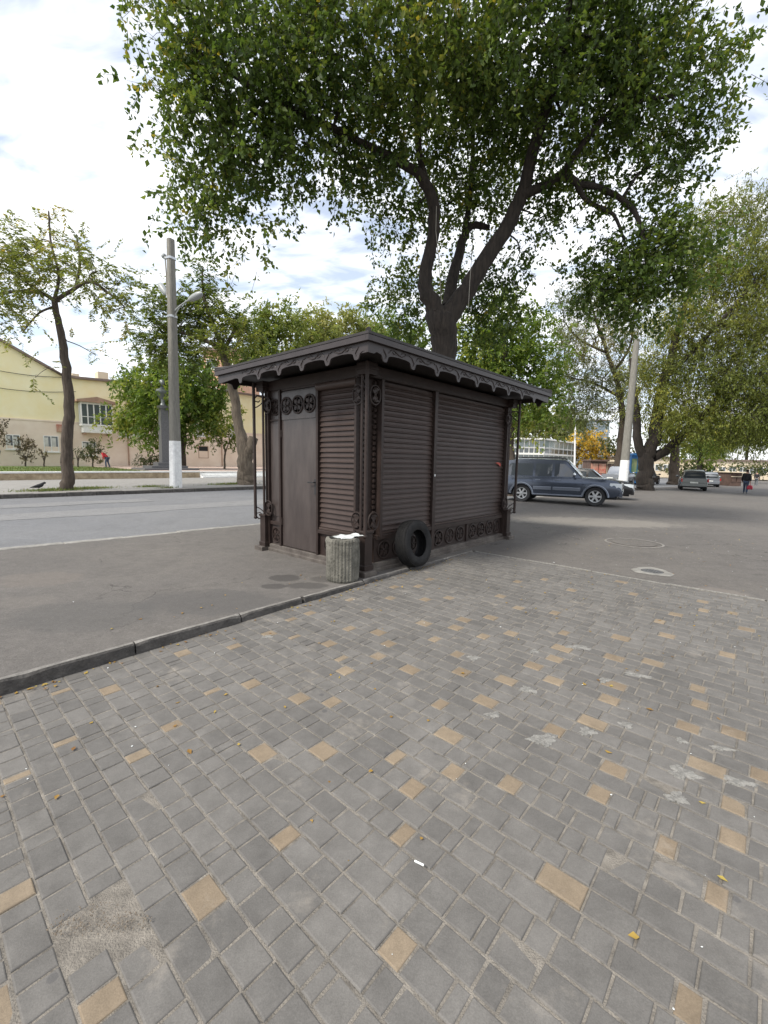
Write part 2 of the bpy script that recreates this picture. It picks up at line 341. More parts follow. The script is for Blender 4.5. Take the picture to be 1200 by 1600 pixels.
mat('stall_brown', (.10, .06, .045), .7, var=.3, vscale=2); mat('stall_red', (.38, .09, .06), .7, col2=(.5, .35, .25), vscale=1.2, var=.2); mat('stall_cream', (.62, .52, .38), .8, var=.15)
mat('hill_blue', (.16, .2, .23), .9, var=.2, vscale=.3)
mat('wire', (.30, .28, .24), .8)
leafmat('leaf_main', ((0, (.034, .064, .014)), (.5, (.090, .142, .030)), (.9, (.17, .21, .042)), (1, (.34, .30, .05))), .50)
leafmat('leaf_airy', ((0, (.10, .14, .032)), (.6, (.20, .23, .055)), (1, (.42, .33, .07))), .50)
leafmat('leaf_locust', ((0, (.055, .095, .020)), (.6, (.14, .185, .04)), (1, (.24, .26, .06))), .50)
leafmat('leaf_bright', ((0, (.060, .11, .020)), (.6, (.15, .22, .04)), (1, (.32, .33, .07))), .50)
leafmat('leaf_pale', ((0, (.11, .155, .04)), (.6, (.23, .26, .075)), (1, (.36, .34, .11))), .50)
leafmat('leaf_willow', ((0, (.085, .115, .024)), (.6, (.205, .235, .050)), (1, (.38, .35, .06))), .50)
leafmat('leaf_grey', ((0, (.080, .105, .040)), (.6, (.18, .205, .075)), (1, (.28, .26, .10))), .50)
leafmat('leaf_yellow', ((0, (.30, .22, .03)), (.6, (.55, .38, .05)), (1, (.65, .45, .10))), .4)
leafmat('leaf_shrub', ((0, (.035, .055, .016)), (.6, (.085, .10, .035)), (1, (.16, .14, .06))), .4)
leafmat('leaf_dry', ((0, (.07, .055, .03)), (.6, (.13, .105, .055)), (1, (.17, .16, .06))), .35)
leafmat('leaf_fallen', ((0, (.20, .10, .03)), (.6, (.35, .22, .05)), (1, (.42, .33, .08))), .2)
leafmat('grass_blade', ((0, (.06, .10, .02)), (.6, (.12, .17, .035)), (1, (.26, .24, .09))), .3)

# ================================================================ SETTING: ground sheets
def sheet(name, rows, m, kind='structure', parent=None, thick=0):
    """rows: list of equal-length lists of points (x,y,z); z follows the ground slope"""
    mb = MB(); n = len(rows[0]); vs_ = []
    for r_ in rows:
        for p in r_: vs_.append((p[0], p[1], p[2] + gz(p[0], p[1])))
    fs = [(i * n + j, i * n + j + 1, (i + 1) * n + j + 1, (i + 1) * n + j) for i in range(len(rows) - 1) for j in range(n - 1)]
    mb.add(vs_, fs); o = mb.build(name, m, parent); return tag(o, kind=kind)
def lin(a, b, n): return [a + (b - a) * i / (n - 1) for i in range(n)]
N1, N2, N3 = 9.55, 9.76, 21.05            # near road edge strip, road, far kerb (distance along the road's normal)
sheet('ground', [[Vector((x, y, -.30 if abs(x) < 80 and abs(y) < 140 else -.4)) for x in (-1500, -300, -80, -40, -20, 0, 6, 12, 25, 50, 80, 140)] for y in (-60, -20, 0, 10, 20, 30, 50, 80, 120, 300, 1500)], M['soil'])
# forecourt in two sheets: between kerb and road, and beyond the paving
rowsA = []
for t in [-45, -20, -10, -5, 0, 3, 6, 9, 12, 15, 20, 25, 30, 40, 60, 90, 140]:
    a = K(t, -.155); e = a.dot(RE); b = RD(e, N1); rowsA.append([a + (b - a) * s for s in (0, .15, .4, .7, 1)])
sheet('forecourt_asphalt', rowsA, M['asphalt'])
sheet('forecourt_asphalt', [[K(t, l, -.003) for l in (-.104, -1, -3, -6, -10, -20, -40, -90)] for t in [2.70, 4, 5, 6.5, 8, 10, 13, 16, 20, 30, 40, 60, 90, 140]], M['asphalt'])
rs = [-80, -40, -20, 0, 5, 10, 15, 20, 25, 30, 40, 60, 90, 140, 220]
sheet('road', [[RD(e, n, -.03) for n in (N2 - .05, 12, 15, 18, N3 + .05)] for e in rs], M['road_asphalt'])
sheet('road_patch', [[RD(e, a + .25 * math.sin(e * 1.3 + k) * .4, -.024) for k, a in enumerate((14.0, 14.5, 15.1, 15.6))] for e in lin(-20, 10.5, 34)], M['road_repair'])
sheet('road_patch', [[RD(e, a + .12 * math.sin(e * 2.1 + k), -.022) for k, a in enumerate((17.3, 18.0, 18.5))] for e in lin(-14, 5.5, 24)], M['road_repair'])
sheet('pavement', [[RD(e, n, .10) for n in (N3 + .30, 26, 31, 35.6, 45)] for e in rs], M['far_pavement'])

def stones(rootname, n0, n1, z0, z1, e0, e1, step, m, jit, sunk=0.):
    root = tag(MB().add([RD(e, n, z0 - .05) + Vector((0, 0, gz(*RD(e, n)[:2]))) for e in rs for n in (n0 + .01, n1 - .01)], [(2 * i, 2 * i + 1, 2 * i + 3, 2 * i + 2) for i in range(len(rs) - 1)]).build(rootname, M['concrete']), kind='structure')
    mes = [MB().box(-step / 2 + .008, step / 2 - .008, n0 - (n0 + n1) / 2, n1 - (n0 + n1) / 2, z0, z1 + .006 * k, .012).mesh('kerb_stone', m) for k in range(3)]
    e = e0
    while e < e1:
        c = RD(e, (n0 + n1) / 2); o = place('kerb_stone', mes[rnd.randrange(3)], root, (c.x, c.y, gz(c.x, c.y) + rnd.uniform(-jit, jit)), (rnd.uniform(-.01, .01), 0, RYAW + rnd.uniform(-.006, .006))); e += step
    return root
stones('kerb', N1, N2, -.2, .004, -9, 34, 1.0, M['concrete'], .006)
stones('kerb', N3, N3 + .28, -.2, .12, -12, 32, 1.0, M['kerb_dark'], .008)

# near kerb: broken stones between forecourt and lower paving
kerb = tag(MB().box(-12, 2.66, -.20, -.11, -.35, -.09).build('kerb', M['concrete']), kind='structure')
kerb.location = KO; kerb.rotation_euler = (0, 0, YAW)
r = -11.0
for i in range(14):
    ln = 1.0 if i != 9 else .8
    x0, x1 = r + rnd.uniform(.004, .02), r + ln - rnd.uniform(.004, .03)
    mb = MB(); k = 9; top = .012 + rnd.uniform(-.008, .006); vs_ = []
    if x1 > 2.66: x1 = 2.66
    for j in range(k):
        x = x0 + (x1 - x0) * j / (k - 1); e_ = (j in (0, k - 1))
        ch = rnd.uniform(.0, .006) + (rnd.uniform(.015, .04) if e_ and rnd.random() < .75 else 0)
        if rnd.random() < .12: ch += .015
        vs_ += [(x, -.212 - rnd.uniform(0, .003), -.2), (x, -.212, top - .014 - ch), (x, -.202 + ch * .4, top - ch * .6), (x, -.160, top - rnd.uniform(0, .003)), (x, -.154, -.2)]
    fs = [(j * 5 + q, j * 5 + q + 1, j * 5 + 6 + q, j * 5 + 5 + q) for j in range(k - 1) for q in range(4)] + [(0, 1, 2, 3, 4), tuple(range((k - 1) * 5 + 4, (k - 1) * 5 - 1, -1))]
    mb.add(vs_, fs); mb.m = [1 if (i_ < (k - 1) * 4 and i_ % 4 == 2) else 0 for i_ in range(len(fs))]; mb.build('kerb_stone', [M['kerb_dark'], M['kerb_worn_lit']], kerb, loc=(0, rnd.uniform(-.012, .006), 0)); r += ln  # top faces paler: wear, plus sky light put into the colour
    if r > 2.5: break
# ---------------------------------------------------------------- paving
def pz(r): return -.016 * max(0., 2.2 - r) - .006
pav = sheet('pavement', [[K(r, l, pz(r) - .0045) - Vector((0, 0, gz(*K(r, l)[:2]))) for l in (-.20, -5, -14)] for r in (-14, -6, -2, 2.2, 2.70)], M['joint_sand'])
pav['label'] = 'grey block paving with scattered tan blocks'
YEL = '2,1094,.12 80,1085,.06 164,1080,.13 120,1151,.06 39,1208,.06 262,1136,.09 200,1187,.09 400,1065,.12 335,1078,.06 477,1086,.13 529,1091,.10 410,1176,.15 509,1170,.15 434,1317,.09 342,1382,.16 40,1390,.10 20,1565,.17 187,1545,.10 612,1492,.10 625,1177,.08 710,1141,.16 648,1228,.10 715,1198,.10 630,1303,.08 805,1216,.10 682,1104,.09 757,1097,.16 792,1061,.16 867,1061,.14 960,1069,.17 953,1091,.13 862,1145,.12 925,1130,.17 957,1205,.13 932,1247,.10 1092,1070,.10 1095,1096,.10 1076,1132,.13 1147,1140,.13 1105,1195,.18 1190,1207,.10 1146,1259,.10 1144,1317,.10 1038,1335,.08 882,1375,.18 1118,1414,.08 1080,1547,.08 607,935,.12 662,937,.12 698,935,.12 652,916,.1 615,917,.1 670,905,.1 780,932,.12 807,909,.1 852,904,.09 895,920,.12 972,908,.16 990,927,.1 807,951,.12 771,962,.14 720,970,.15 707,983,.13 657,976,.15 676,1000,.09 610,1004,.12 760,991,.1 802,987,.12 870,955,.1 884,986,.09 717,1020,.1 640,1046,.15 722,1049,.13 837,1037,.14 870,1026,.13 880,1011,.17 972,994,.16 962,1024,.16 1022,1032,.16 1043,991,.14 1032,969,.1 1057,958,.13 1100,952,.1 1145,956,.1 1167,981,.14 1137,1020,.12 1097,941,.12 292,1018,.12 420,990,.12 357,1013,.09 456,967,.08 457,996,.06 489,956,.10 545,937,.09 569,955,.09 550,980,.1 515,1005,.12 530,1030,.07 595,986,.14 590,1025,.12 535,1050,.12'
RW = .1235
rowsY = {}
for s in YEL.split():
    u, v, ln = s.split(','); p = gp(float(u), float(v), -.06); rr, ll = toK(p)
    p = gp(float(u), float(v), pz(rr)); rr, ll = toK(p); rowsY.setdefault(math.floor((2.66 - rr) / RW), []).append((ll, float(ln)))
LENS = [.06, .09, .12, .155, .18]; WTS = [.10, .17, .26, .30, .17]
def paver_verts(ln, wd, tilt=(0, 0), dz=0., j=.0042, bev=.0055, h=.05):
    a, b = wd / 2 - j, ln / 2 - j; out_ = []
    for z, d in ((-h, 0), (-bev, 0), (-.0015, bev * .45), (0, bev)):
        for sx_, sy_ in ((-1, -1), (1, -1), (1, 1), (-1, 1)):
            x, y = sx_ * (a - d), sy_ * (b - d); out_.append((x, y, z + dz + (tilt[0] * x + tilt[1] * y)))
    return out_
PF = [(12, 13, 14, 15)] + [(k + i, k + (i + 1) % 4, k + 4 + (i + 1) % 4, k + 4 + i) for k in (0, 4, 8) for i in range(4)]
prow = []
def vis(p):
    d = p - CAM; z = d.dot(FW)
    if z < .3: return None
    return 600 + F_PX * d.dot(CX) / z, 800 - F_PX * d.dot(CU) / z, z
r2 = random.Random(11)
damaged = [(gp(u, v, -.08), rad) for u, v, rad in ((150, 1432, .10), (105, 1445, .05), (200, 1438, .06))]
for i in range(int((2.66 + 6.6) / RW)):
    rr = 2.66 - (i + .5) * RW; ys = sorted(rowsY.get(i, [])); segs = []; lo = -.215; hi_lim = -9.5
    # work downwards from the kerb; yellow blocks keep their places
    fixed = sorted(ys, key=lambda q: -q[0]); cur = lo - r2.uniform(0, .01)
    def fill(top, bot):
        """split the gap [bot, top] into blocks"""
        g = top - bot; res = []
        if g < .035: return res
        while g > .30:
            l_ = r2.choices(LENS, WTS)[0]; res.append(l_); g -= l_
        best = min(((a, b) for a in LENS for b in [0] + LENS), key=lambda q: abs(q[0] + q[1] - g)); res += [x for x in best if x]
        sc_ = (top - bot) / sum(res); return [x * sc_ for x in res]
    for (l0, ln) in fixed + [(hi_lim, .1)]:
        top_y = l0 + ln / 2
        if top_y > cur: continue
        for x in fill(cur, top_y): segs.append((cur - x / 2, x, 0)); cur -= x
        cur = top_y; segs.append((cur - ln / 2, ln, 1 if l0 > hi_lim else 0)); cur -= ln
    for (y, ln, yel) in segs:
        p = K(rr, y, pz(rr))
        yel2 = yel or (r2.random() < .035 and (vis(p) is None or not (0 < vis(p)[0] < 1200 and 0 < vis(p)[1] < 1600)))
        prow.append((rr, y, ln, yel2))
cand = []; rest = []
for q in prow:
    p = K(q[0], q[1], pz(q[0])); s = vis(p); dmg = any((p - c).length < rad for c, rad in damaged)
    if s and -30 < s[0] < 1230 and 850 < s[1] < 1640 and not dmg: cand.append((q[2] * RW * abs((p - CAM).z) / s[2] ** 3, q))
    elif s and (s[0] < -400 or s[0] > 1600 or s[1] > 2100): continue
    else: rest.append((q, dmg))
cand.sort(key=lambda t: -t[0])
pmesh = {}
def paver_mesh(ln, yel):
    key = (round(ln / .006), yel)
    if key not in pmesh:
        mb = MB(); mb.add(paver_verts(key[0] * .006, RW), PF); pmesh[key] = mb.mesh('paver', M['paver_tan' if yel else 'paver_grey'], fix=False)
    return pmesh[key]
for _, q in cand[:300]:
    p = K(q[0], q[1], pz(q[0]) + r2.gauss(0, .0016))
    place('paver', paver_mesh(q[2], bool(q[3])), pav, p, (r2.gauss(0, .010), r2.gauss(0, .010), YAW + r2.gauss(0, .007)))
mb = MB(); tones = []
for q, dmg in [(c[1], False) for c in cand[300:]] + rest:
    c = K(q[0], q[1], pz(q[0])); mb.mi = 1 if q[3] else 0; a_ = r2.gauss(0, .006); ca, sa = math.cos(YAW + a_), math.sin(YAW + a_)
    pv = paver_verts(q[2], RW, (r2.gauss(0, .010), r2.gauss(0, .010)), r2.gauss(0, .0016) - (.007 + .006 * r2.random() if dmg else 0))
    mb.add([(c.x + ca * x - sa * y, c.y + sa * x + ca * y, c.z + z) for x, y, z in pv], PF); tones += [r2.random()] * len(PF)
o = mb.build('pavers', [M['paver_grey'], M['paver_tan']], pav, fix=False); o['kind'] = 'stuff'
at_ = o.data.attributes.new('tone', 'FLOAT', 'FACE'); at_.data.foreach_set('value', tones)
# gravel in the broken spot, mortar smears on the blocks
mb = MB()
for c, rad in damaged:
    for q in range(int(700 * rad * 2)):
        a_, d = r2.uniform(0, 6.28), rad * math.sqrt(r2.random()); s_ = r2.uniform(.001, .0032)
        mb.ball(c + Vector((d * math.cos(a_) * 1.5, d * math.sin(a_) * .6, r2.uniform(-.010, -.005))), s_, 5, 3)
o = mb.build('loose_grit', M['grit'], pav, fix=False); o['kind'] = 'stuff'
def smear(u, v, a, b, ang):
    p = gp(u, v, -.03); rr_, _ = toK(p); p = gp(u, v, pz(rr_)); mb = MB(); n = 26; vs_ = [(0, 0, .006)]
    ph = [r2.uniform(0, 6.28) for _ in range(4)]
    for ring, hgt in ((.55, .0065), (1, .0035), (1.08, -.006)):
        for i in range(n):
            th = 2 * math.pi * i / n; k_ = 1 + .22 * math.sin(3 * th + ph[0]) + .16 * math.sin(7 * th + ph[1]) + .10 * math.sin(11 * th + ph[2])
            x, y = ring * k_ * a * math.cos(th), ring * k_ * b * math.sin(th); vs_.append((x * math.cos(ang) - y * math.sin(ang), x * math.sin(ang) + y * math.cos(ang), hgt + r2.uniform(-.0015, .0015)))
    fs = [(0, 1 + i, 1 + (i + 1) % n) for i in range(n)] + [(1 + k * n + i, 1 + (k + 1) * n + i, 1 + (k + 1) * n + (i + 1) % n, 1 + k * n + (i + 1) % n) for k in (0, 1) for i in range(n)]
    mb.add(vs_, fs); mb.build('mortar_smear', M['mortar'], pav, loc=p)
for a_ in ((905, 1012, .10, .045, -.2), (850, 1155, .09, .05, .3), (918, 1143, .05, .04, .1), (1068, 1208, .07, .05, -.4), (1058, 1247, .05, .04, .2), (978, 1133, .04, .035, 0), (825, 1078, .06, .04, -.4), (770, 1117, .05, .03, .2), (995, 1055, .09, .035, -.4), (945, 1063, .05, .03, .5), (740, 1028, .05, .04, .1), (1155, 1222, .07, .03, -.3), (835, 1018, .05, .03, .8), (1128, 1170, .06, .02, -.2), (1065, 1158, .03, .03, 0), (418, 995, .05, .03, .3)): smear(*a_)

for k in range(9): o = MB().box(2.672, 2.696, -.22 - k * 1.0, -1.212 + .22 - .222 - k * 1.0, -.1, .004, .006).build('edging_stone', M['mortar'], pav, loc=KO + Vector((0, 0, rnd.uniform(-.004, .001)))); o.rotation_euler = (0, 0, YAW + rnd.uniform(-.004, .004))
# manholes in the forecourt
def manhole(p, r_lid, r_ring, label, faint):
    t = empty('manhole', p, YAW, label, 'manhole', 'manholes in the forecourt')
    if faint:
        MB().lathe([(r_ring, .0005), (r_ring * .985, .004), (r_ring * .93, .004), (r_ring * .92, .0005)], 36, closed=True).build('ring', M['kerb_worn_lit'], t)
        MB().lathe([(0, .004), (r_lid, .004), (r_lid, 0)], 30).build('lid', M['asphalt'], t)
    else:
        mb = MB(); n = 30; vs_ = []
        for q, (rr_, z) in enumerate(((r_lid, .006), (r_lid + .02, .012), (r_ring * .9, .012), (r_ring, .001))):
            for i in range(n): th = 2 * math.pi * i / n; k_ = rr_ * (1 + (.10 * math.sin(3 * th + 1) + .05 * math.sin(8 * th) if q > 1 else 0)); vs_.append((k_ * math.cos(th), k_ * math.sin(th), z))
        mb.add(vs_, [(q * n + i, q * n + (i + 1) % n, (q + 1) * n + (i + 1) % n, (q + 1) * n + i) for q in range(3) for i in range(n)]).build('ring', M['concrete'], t)
        mb = MB(); mb.lathe([(0, .008), (r_lid - .01, .008), (r_lid - .005, 0)], 24)
        for i in range(-3, 4):
            for j in range(-3, 4):
                if i * i + j * j < 10: mb.box(i * .035 - .01, i * .035 + .01, j * .035 - .01, j * .035 + .01, .0085, .012)
        mb.build('lid', M['granite'], t)
manhole(gp(1019, 893), .15, .27, 'small dark iron cover in a pale concrete collar at the paving edge', False)
manhole(gp(990, 848), .42, .55, 'wide worn round cover flush with the asphalt, its rim faintly pale', True)

# ================================================================ KIOSK
kio = empty('kiosk', KO, YAW, 'dark brown metal street kiosk with closed roller shutters and lace eaves', 'kiosk')
KP, KS, KD, KF, KR, KST = M['kiosk_paint'], M['kiosk_slat'], M['kiosk_door'], M['kiosk_fascia'], M['kiosk_roof'], M['kiosk_stone']
XL, YL = 4.36, 2.50     # corner column centres at (0.05,0.02) .. (XL-.05, YL-.02)
mb = MB(); mb.box(.02, XL - .02, .0, YL, -.02, .055, .01); mb.box(.05, XL - .05, .03, YL - .03, .055, .12, .008); mb.build('base_plate', KST, kio)
MB().box(.16, XL - .16, .16, YL - .16, .1, 2.93).build('wall', KP, kio)
corners = [(.05, .03, -1, -1), (XL - .05, .03, 1, -1), (.05, YL - .03, -1, 1), (XL - .05, YL - .03, 1, 1)]
def ring_mesh(r=.145, d=.016):
    mb = MB(); n = 28
    prof = [(r, 0), (r, d), (r - .012, d + .004), (r - .026, d), (r - .026, 0)]
    mb.lathe(prof, n)
    for k in range(4):
        th = math.pi / 2 * k + math.pi / 4; c, s = math.cos(th), math.sin(th)
        pts = [(.02, 0), (.05, .028), (.085, .03), (.108, 0), (.085, -.03), (.05, -.028)]
        mb.prism([(x * c - y * s, x * s + y * c) for x, y in pts], .002, d * .8, lambda a, b, z: (a, b, z))
        th += math.pi / 4; c, s = math.cos(th), math.sin(th)
        mb.tube([(.03 * c, .03 * s, d * .5), (.075 * c - .012 * s, .075 * s + .012 * c, d * .6), (.118 * c, .118 * s, d * .5)], [.006, .009, .006], 5)
    mb.ball((0, 0, d * .5), .022, 8, 5, (1, 1, .7))
    return mb.mesh('ring_ornament', KP, fix=True)
RING = ring_mesh()
ROT_R = Matrix.Rotation(math.pi / 2, 4, 'X')                         # local z -> -y (faces the paving)
ROT_L = Matrix.Rotation(-math.pi / 2, 4, 'Y')                        # local z -> -x (faces left)
def ring(x, y, z, face, parent=kio, s=1.):
    o = place('ring_ornament', RING, parent); m_ = (ROT_R if face == 'R' else ROT_L); o.matrix_local = Matrix.Translation((x, y, z)) @ m_ @ Matrix.Rotation(math.pi / 2 if face == 'L' else 0, 4, 'Z') @ Matrix.Scale(s, 4); return o
# corner columns
ped = MB().box(-.075, .075, -.075, .075, .12, .60, .008); ped.box(-.09, .09, -.09, .09, .07, .15, .008); ped.box(-.09, .09, -.09, .09, .60, .635, .008)
PED = ped.mesh('pedestal', KP); PLI = MB().box(-.12, .12, -.12, .12, -.02, .075, .012).mesh('plinth_block', KST)
def bracket_mesh():
    """open ring with leaf scrolls, in the xz plane"""
    mb = MB(); n = 22
    mb.tube([(.105 * math.cos(2 * math.pi * i / n), 0, .13 * math.sin(2 * math.pi * i / n)) for i in range(n + 1)], .011, 6)
    for s in (-1, 1):
        mb.tube([(0, 0, s * .01), (.035, 0, s * .035), (.03, 0, s * .075), (-.02, 0, s * .085), (-.04, 0, s * .05)], [.012, .013, .011, .009, .006], 6)
        mb.prism([(0, s * .0), (.05, s * .03), (.03, s * .055), (.085, s * .075), (.02, s * .10), (-.02, s * .06), (-.06, s * .07), (-.035, s * .03)], -.006, .006, lambda a, b, d: (a, d, b))
    mb.ball((0, 0, 0), .022, 8, 5, (1, .6, 1)); return mb.mesh('bracket_ring', KP)
BRK = bracket_mesh()
for (x, y, sx_, sy_) in corners:
    place('plinth_block', PLI, kio, (x + sx_ * .03, y + sy_ * .03, 0)); place('pedestal', PED, kio, (x, y, 0))
    MB().box(x - .10, x + .10, y - .10, y + .10, 2.735, 2.90, .012).box(x - .115, x + .115, y - .115, y + .115, 2.80, 2.83, .006).build('capital', KP, kio)
    MB().tube([(x + sx_ * .13, y + sy_ * .13, .58), (x + sx_ * .13, y + sy_ * .13, 2.88)], .026, 10).ball((x + sx_ * .13, y + sy_ * .13, .575), .034, 10, 6).build('rod', KP, kio, smooth=True)
    MB().tube([(x - sx_ * .015, y - sy_ * .015, .63), (x - sx_ * .015, y - sy_ * .015, 2.74)], .024, 10).build('rod', KP, kio, smooth=True)
    MB().tube([(x + sx_ * .055, y - sy_ * .03, .63), (x + sx_ * .055, y - sy_ * .03, 2.74)], .020, 10).build('rod', KP, kio, smooth=True)
    # diagonal scroll arms carry the outer rod
    for zb, up in ((.60, 1), (2.62, -1)):
        mb = MB()
        pts = [(q * sx_, q * sy_, z) for q, z in ((0, .02), (.045, -.035 * up), (.09, -.05 * up), (.13, -.01), (.115, .045 * up), (.075, .06 * up), (.055, .03 * up))]
        mb.tube([(x + a, y + b, zb + c) for a, b, c in pts], [.014, .014, .013, .013, .011, .010, .008], 6)
        mb.tube([(x + q * sx_, y + q * sy_, zb + z * up) for q, z in ((.01, .03), (.05, .10), (.09, .14), (.13, .16))], .009, 6)
        mb.build('scroll_arm', KP, kio, smooth=True)
    for z in (.75, 2.49):
        o = place('bracket_ring', BRK, kio, (x - sx_ * .13, y + sy_ * .035, z)); o.scale = (-sx_, 1, 1)
        o = place('bracket_ring', BRK, kio, (x + sx_ * .035, y - sy_ * .13, z), (0, 0, math.pi / 2)); o.scale = (-sy_, 1, 1)
# header beams under the soffit
mb = MB(); mb.box(.11, XL - .11, .06, .13, 2.735, 2.90, .01); mb.box(.14, XL - .14, .045, .06, 2.745, 2.775)
mb.box(.11, XL - .11, YL - .13, YL - .06, 2.735, 2.90, .01); mb.box(.06, .13, .13, YL - .13, 2.735, 2.90, .01); mb.box(XL - .13, XL - .06, .13, YL - .13, 2.735, 2.90, .01)
mb.build('header_beam', KP, kio)
# right face (towards the paving): frames, two shutters, ornament strip
def post(x0, x1, y0, y1, z0, z1, name='post'): return MB().box(x0, x1, y0, y1, z0, z1, .006).build(name, KP, kio)
post(.36, .41, .03, .17, .5, 2.735); post(1.665, 1.745, .045, .17, .12, 2.735); post(4.20, 4.25, .03, .17, .12, 2.735); post(2.83, 2.90, .075, .16, .12, .45); post(.30, .33, .09, .17, .12, .5)
MB().box(.33, 4.2, .05, .17, .46, .525, .01).build('sill_rail', KP, kio)
MB().box(.33, 4.2, .10, .17, .12, .46).build('lower_panel', KP, kio)
for x in (.52, .86, 1.19, 1.50, 1.93, 2.28, 2.62, 3.07, 3.40, 3.73, 4.04): ring(x, .10, .29, 'R', s=.98)
def slat_mesh(length, face):
    """one bowed shutter slat, pitch .0765"""
    p = .0765; prof = [(.03, 0), (-.006, .002), (-.014, .006), (-.013, .013), (-.001, .026), (.006, .046), (.009, .0745), (.03, .0745)]
    mb = MB()
    if face == 'R': mb.prism([(a, b) for a, b in prof], 0, length, lambda a, b, d: (d, a, b))
    else: mb.prism([(a, b) for a, b in prof], 0, length, lambda a, b, d: (a, d, b))
    return mb.mesh('slat', KS)
def shutter(x0, x1, face, z0, z1, extra=0):
    s = MB()
    if face == 'R': s.box(x0, x1, .125, .165, z0, z1); s.box(x0, x1, .07, .125, z0 - .035, z0 - .003, .006)
    else: s.box(.125, .165, x0, x1, z0, z1); s.box(.07, .125, x0, x1, z0 - .035, z0 - .003, .006)
    o = s.build('shutter', KS, kio); me = slat_mesh(x1 - x0 + 2 * extra, face); z = z0
    while z + .07 < z1 + .02:
        place('slat', me, o, (x0 - extra, .10 + rnd.uniform(-.0015, .0015), z) if face == 'R' else (.10 + rnd.uniform(-.0015, .0015), x0 - extra, z)); z += .0765
    return o
shutter(.41, 1.665, 'R', .565, 2.72); shutter(1.745, 4.20, 'R', .565, 2.72)
# slat ends and guide in the open corner
def teeth(face):
    mb = MB(); z = .6
    while z < 2.68:
        if face == 'R': mb.box(.30, .345, .115, .155, z, z + .045, .008)
        else: mb.box(.115, .155, .165, .205, z, z + .045, .008)
        z += .0765
    mb.build('shutter_guide', KP, kio)['kind'] = 'stuff'
teeth('R'); teeth('L')
# left face: shutter, door, side panel
post(.03, .17, .205, .245, .5, 2.735); post(.05, .17, 1.055, 1.10, .12, 2.735); post(.05, .17, 2.03, 2.075, .12, 2.735); post(.04, .17, 2.36, 2.39, .12, 2.735); post(.09, .17, .17, .20, .12, .5)
shutter(.245, 1.055, 'L', .565, 2.62)
MB().tube([(.07, .22, 2.68), (.07, 1.075, 2.68)], .06, 14).build('shutter_box', KS, kio, smooth=True)
MB().box(.10, .17, .2, 1.055, .12, .47).build('lower_panel', KP, kio); MB().box(.05, .17, .205, 1.055, .47, .525, .008).build('sill_rail', KP, kio)
for y in (.42, .82): ring(.10, y, .29, 'L', s=.98)
MB().box(.10, .17, 2.075, 2.36, .12, 2.735).box(.085, .10, 2.085, 2.35, .62, 2.20, .006).build('side_panel', KD, kio)
MB().box(.06, .17, 2.075, 2.36, .47, .525, .008).build('sill_rail', KP, kio); MB().box(.08, .17, 2.075, 2.36, 2.235, 2.26, .004).build('sill_rail', KP, kio)
ring(.10, 2.22, .29, 'L', s=.95); ring(.10, 2.22, 2.46, 'L', s=.95)
door = MB().box(.085, .165, 1.112, 2.02, .135, 2.70, .006).build('door', KD, kio)
MB().box(.07, .085, 1.13, 2.005, 2.24, 2.68, .005).build('ornament_panel', KD, door)
for y in (1.27, 1.57, 1.87): ring(.07, y, 2.46, 'L', door)
mb = MB(); mb.box(.072, .085, 1.125, 1.165, 1.06, 1.30, .004); mb.tube([(.075, 1.145, 1.25), (.03, 1.145, 1.25), (.028, 1.16, 1.25), (.028, 1.27, 1.245)], .010, 7); mb.build('handle', M['trim_black'], door)
for z in (.55, 2.02): MB().tube([(.075, 2.028, z - .06), (.075, 2.028, z + .06)], .016, 8).build('hinge', KP, door)
MB().box(.075, .17, 1.10, 2.03, 2.705, 2.735).build('lintel', KP, kio)
# lock tab and torn red tape on the shutters
MB().box(1.688, 1.712, .035, .045, 1.36, 1.395, .003).build('lock_tab', M['plastic_white'], kio)
mb = MB(); mb.add([(3.86, .083, 1.60), (3.95, .082, 1.615), (4.05, .075, 1.60), (4.09, .08, 1.55), (4.06, .082, 1.52), (4.0, .07, 1.555), (3.93, .084, 1.585)], [(0, 1, 2, 3, 4, 5, 6)]); mb.add([(3.86, .086, 1.60), (3.95, .085, 1.615), (4.05, .078, 1.60), (4.09, .083, 1.55), (4.06, .085, 1.52), (4.0, .073, 1.555), (3.93, .087, 1.585)], [(6, 5, 4, 3, 2, 1, 0)])
mb.build('tape_scrap', M['red_tape'], kio, fix=False)
# roof
OH = .52; rx0, rx1, ry0, ry1 = -OH + .02, XL + OH - .02, -OH + .0, YL + OH - .02
def hip(x0, x1, y0, y1, z0, z1, t):
    d = (y1 - y0) / 2; ym = (y0 + y1) / 2
    return [(x0, y0, z0), (x1, y0, z0), (x1, y1, z0), (x0, y1, z0), (x0, y0, z0 + t), (x1, y0, z0 + t), (x1, y1, z0 + t), (x0, y1, z0 + t), (x0 + d, ym, z1), (x1 - d, ym, z1)], [(3, 2, 1, 0), (0, 1, 5, 4), (1, 2, 6, 5), (2, 3, 7, 6), (3, 0, 4, 7), (4, 5, 9, 8), (6, 7, 8, 9), (5, 6, 9), (7, 4, 8)]
v_, f_ = hip(rx0 - .05, rx1 + .05, ry0 - .05, ry1 + .05, 3.045, 3.36, .03)
roof = MB().add(v_, f_).build('roof', KR, kio)
mb = MB(); d_ = (ry1 - ry0) / 2 + .05; ym = (ry0 + ry1) / 2
for a, b in (((rx0 - .05, ry0 - .05), (rx0 - .05 + d_, ym)), ((rx1 + .05, ry0 - .05), (rx1 + .05 - d_, ym)), ((rx0 - .05, ry1 + .05), (rx0 - .05 + d_, ym)), ((rx1 + .05, ry1 + .05), (rx1 + .05 - d_, ym))):
    mb.tube([(a[0] * .99 + b[0] * .01, a[1] * .99 + b[1] * .01, 3.085), (b[0], b[1], 3.365)], .035, 8)
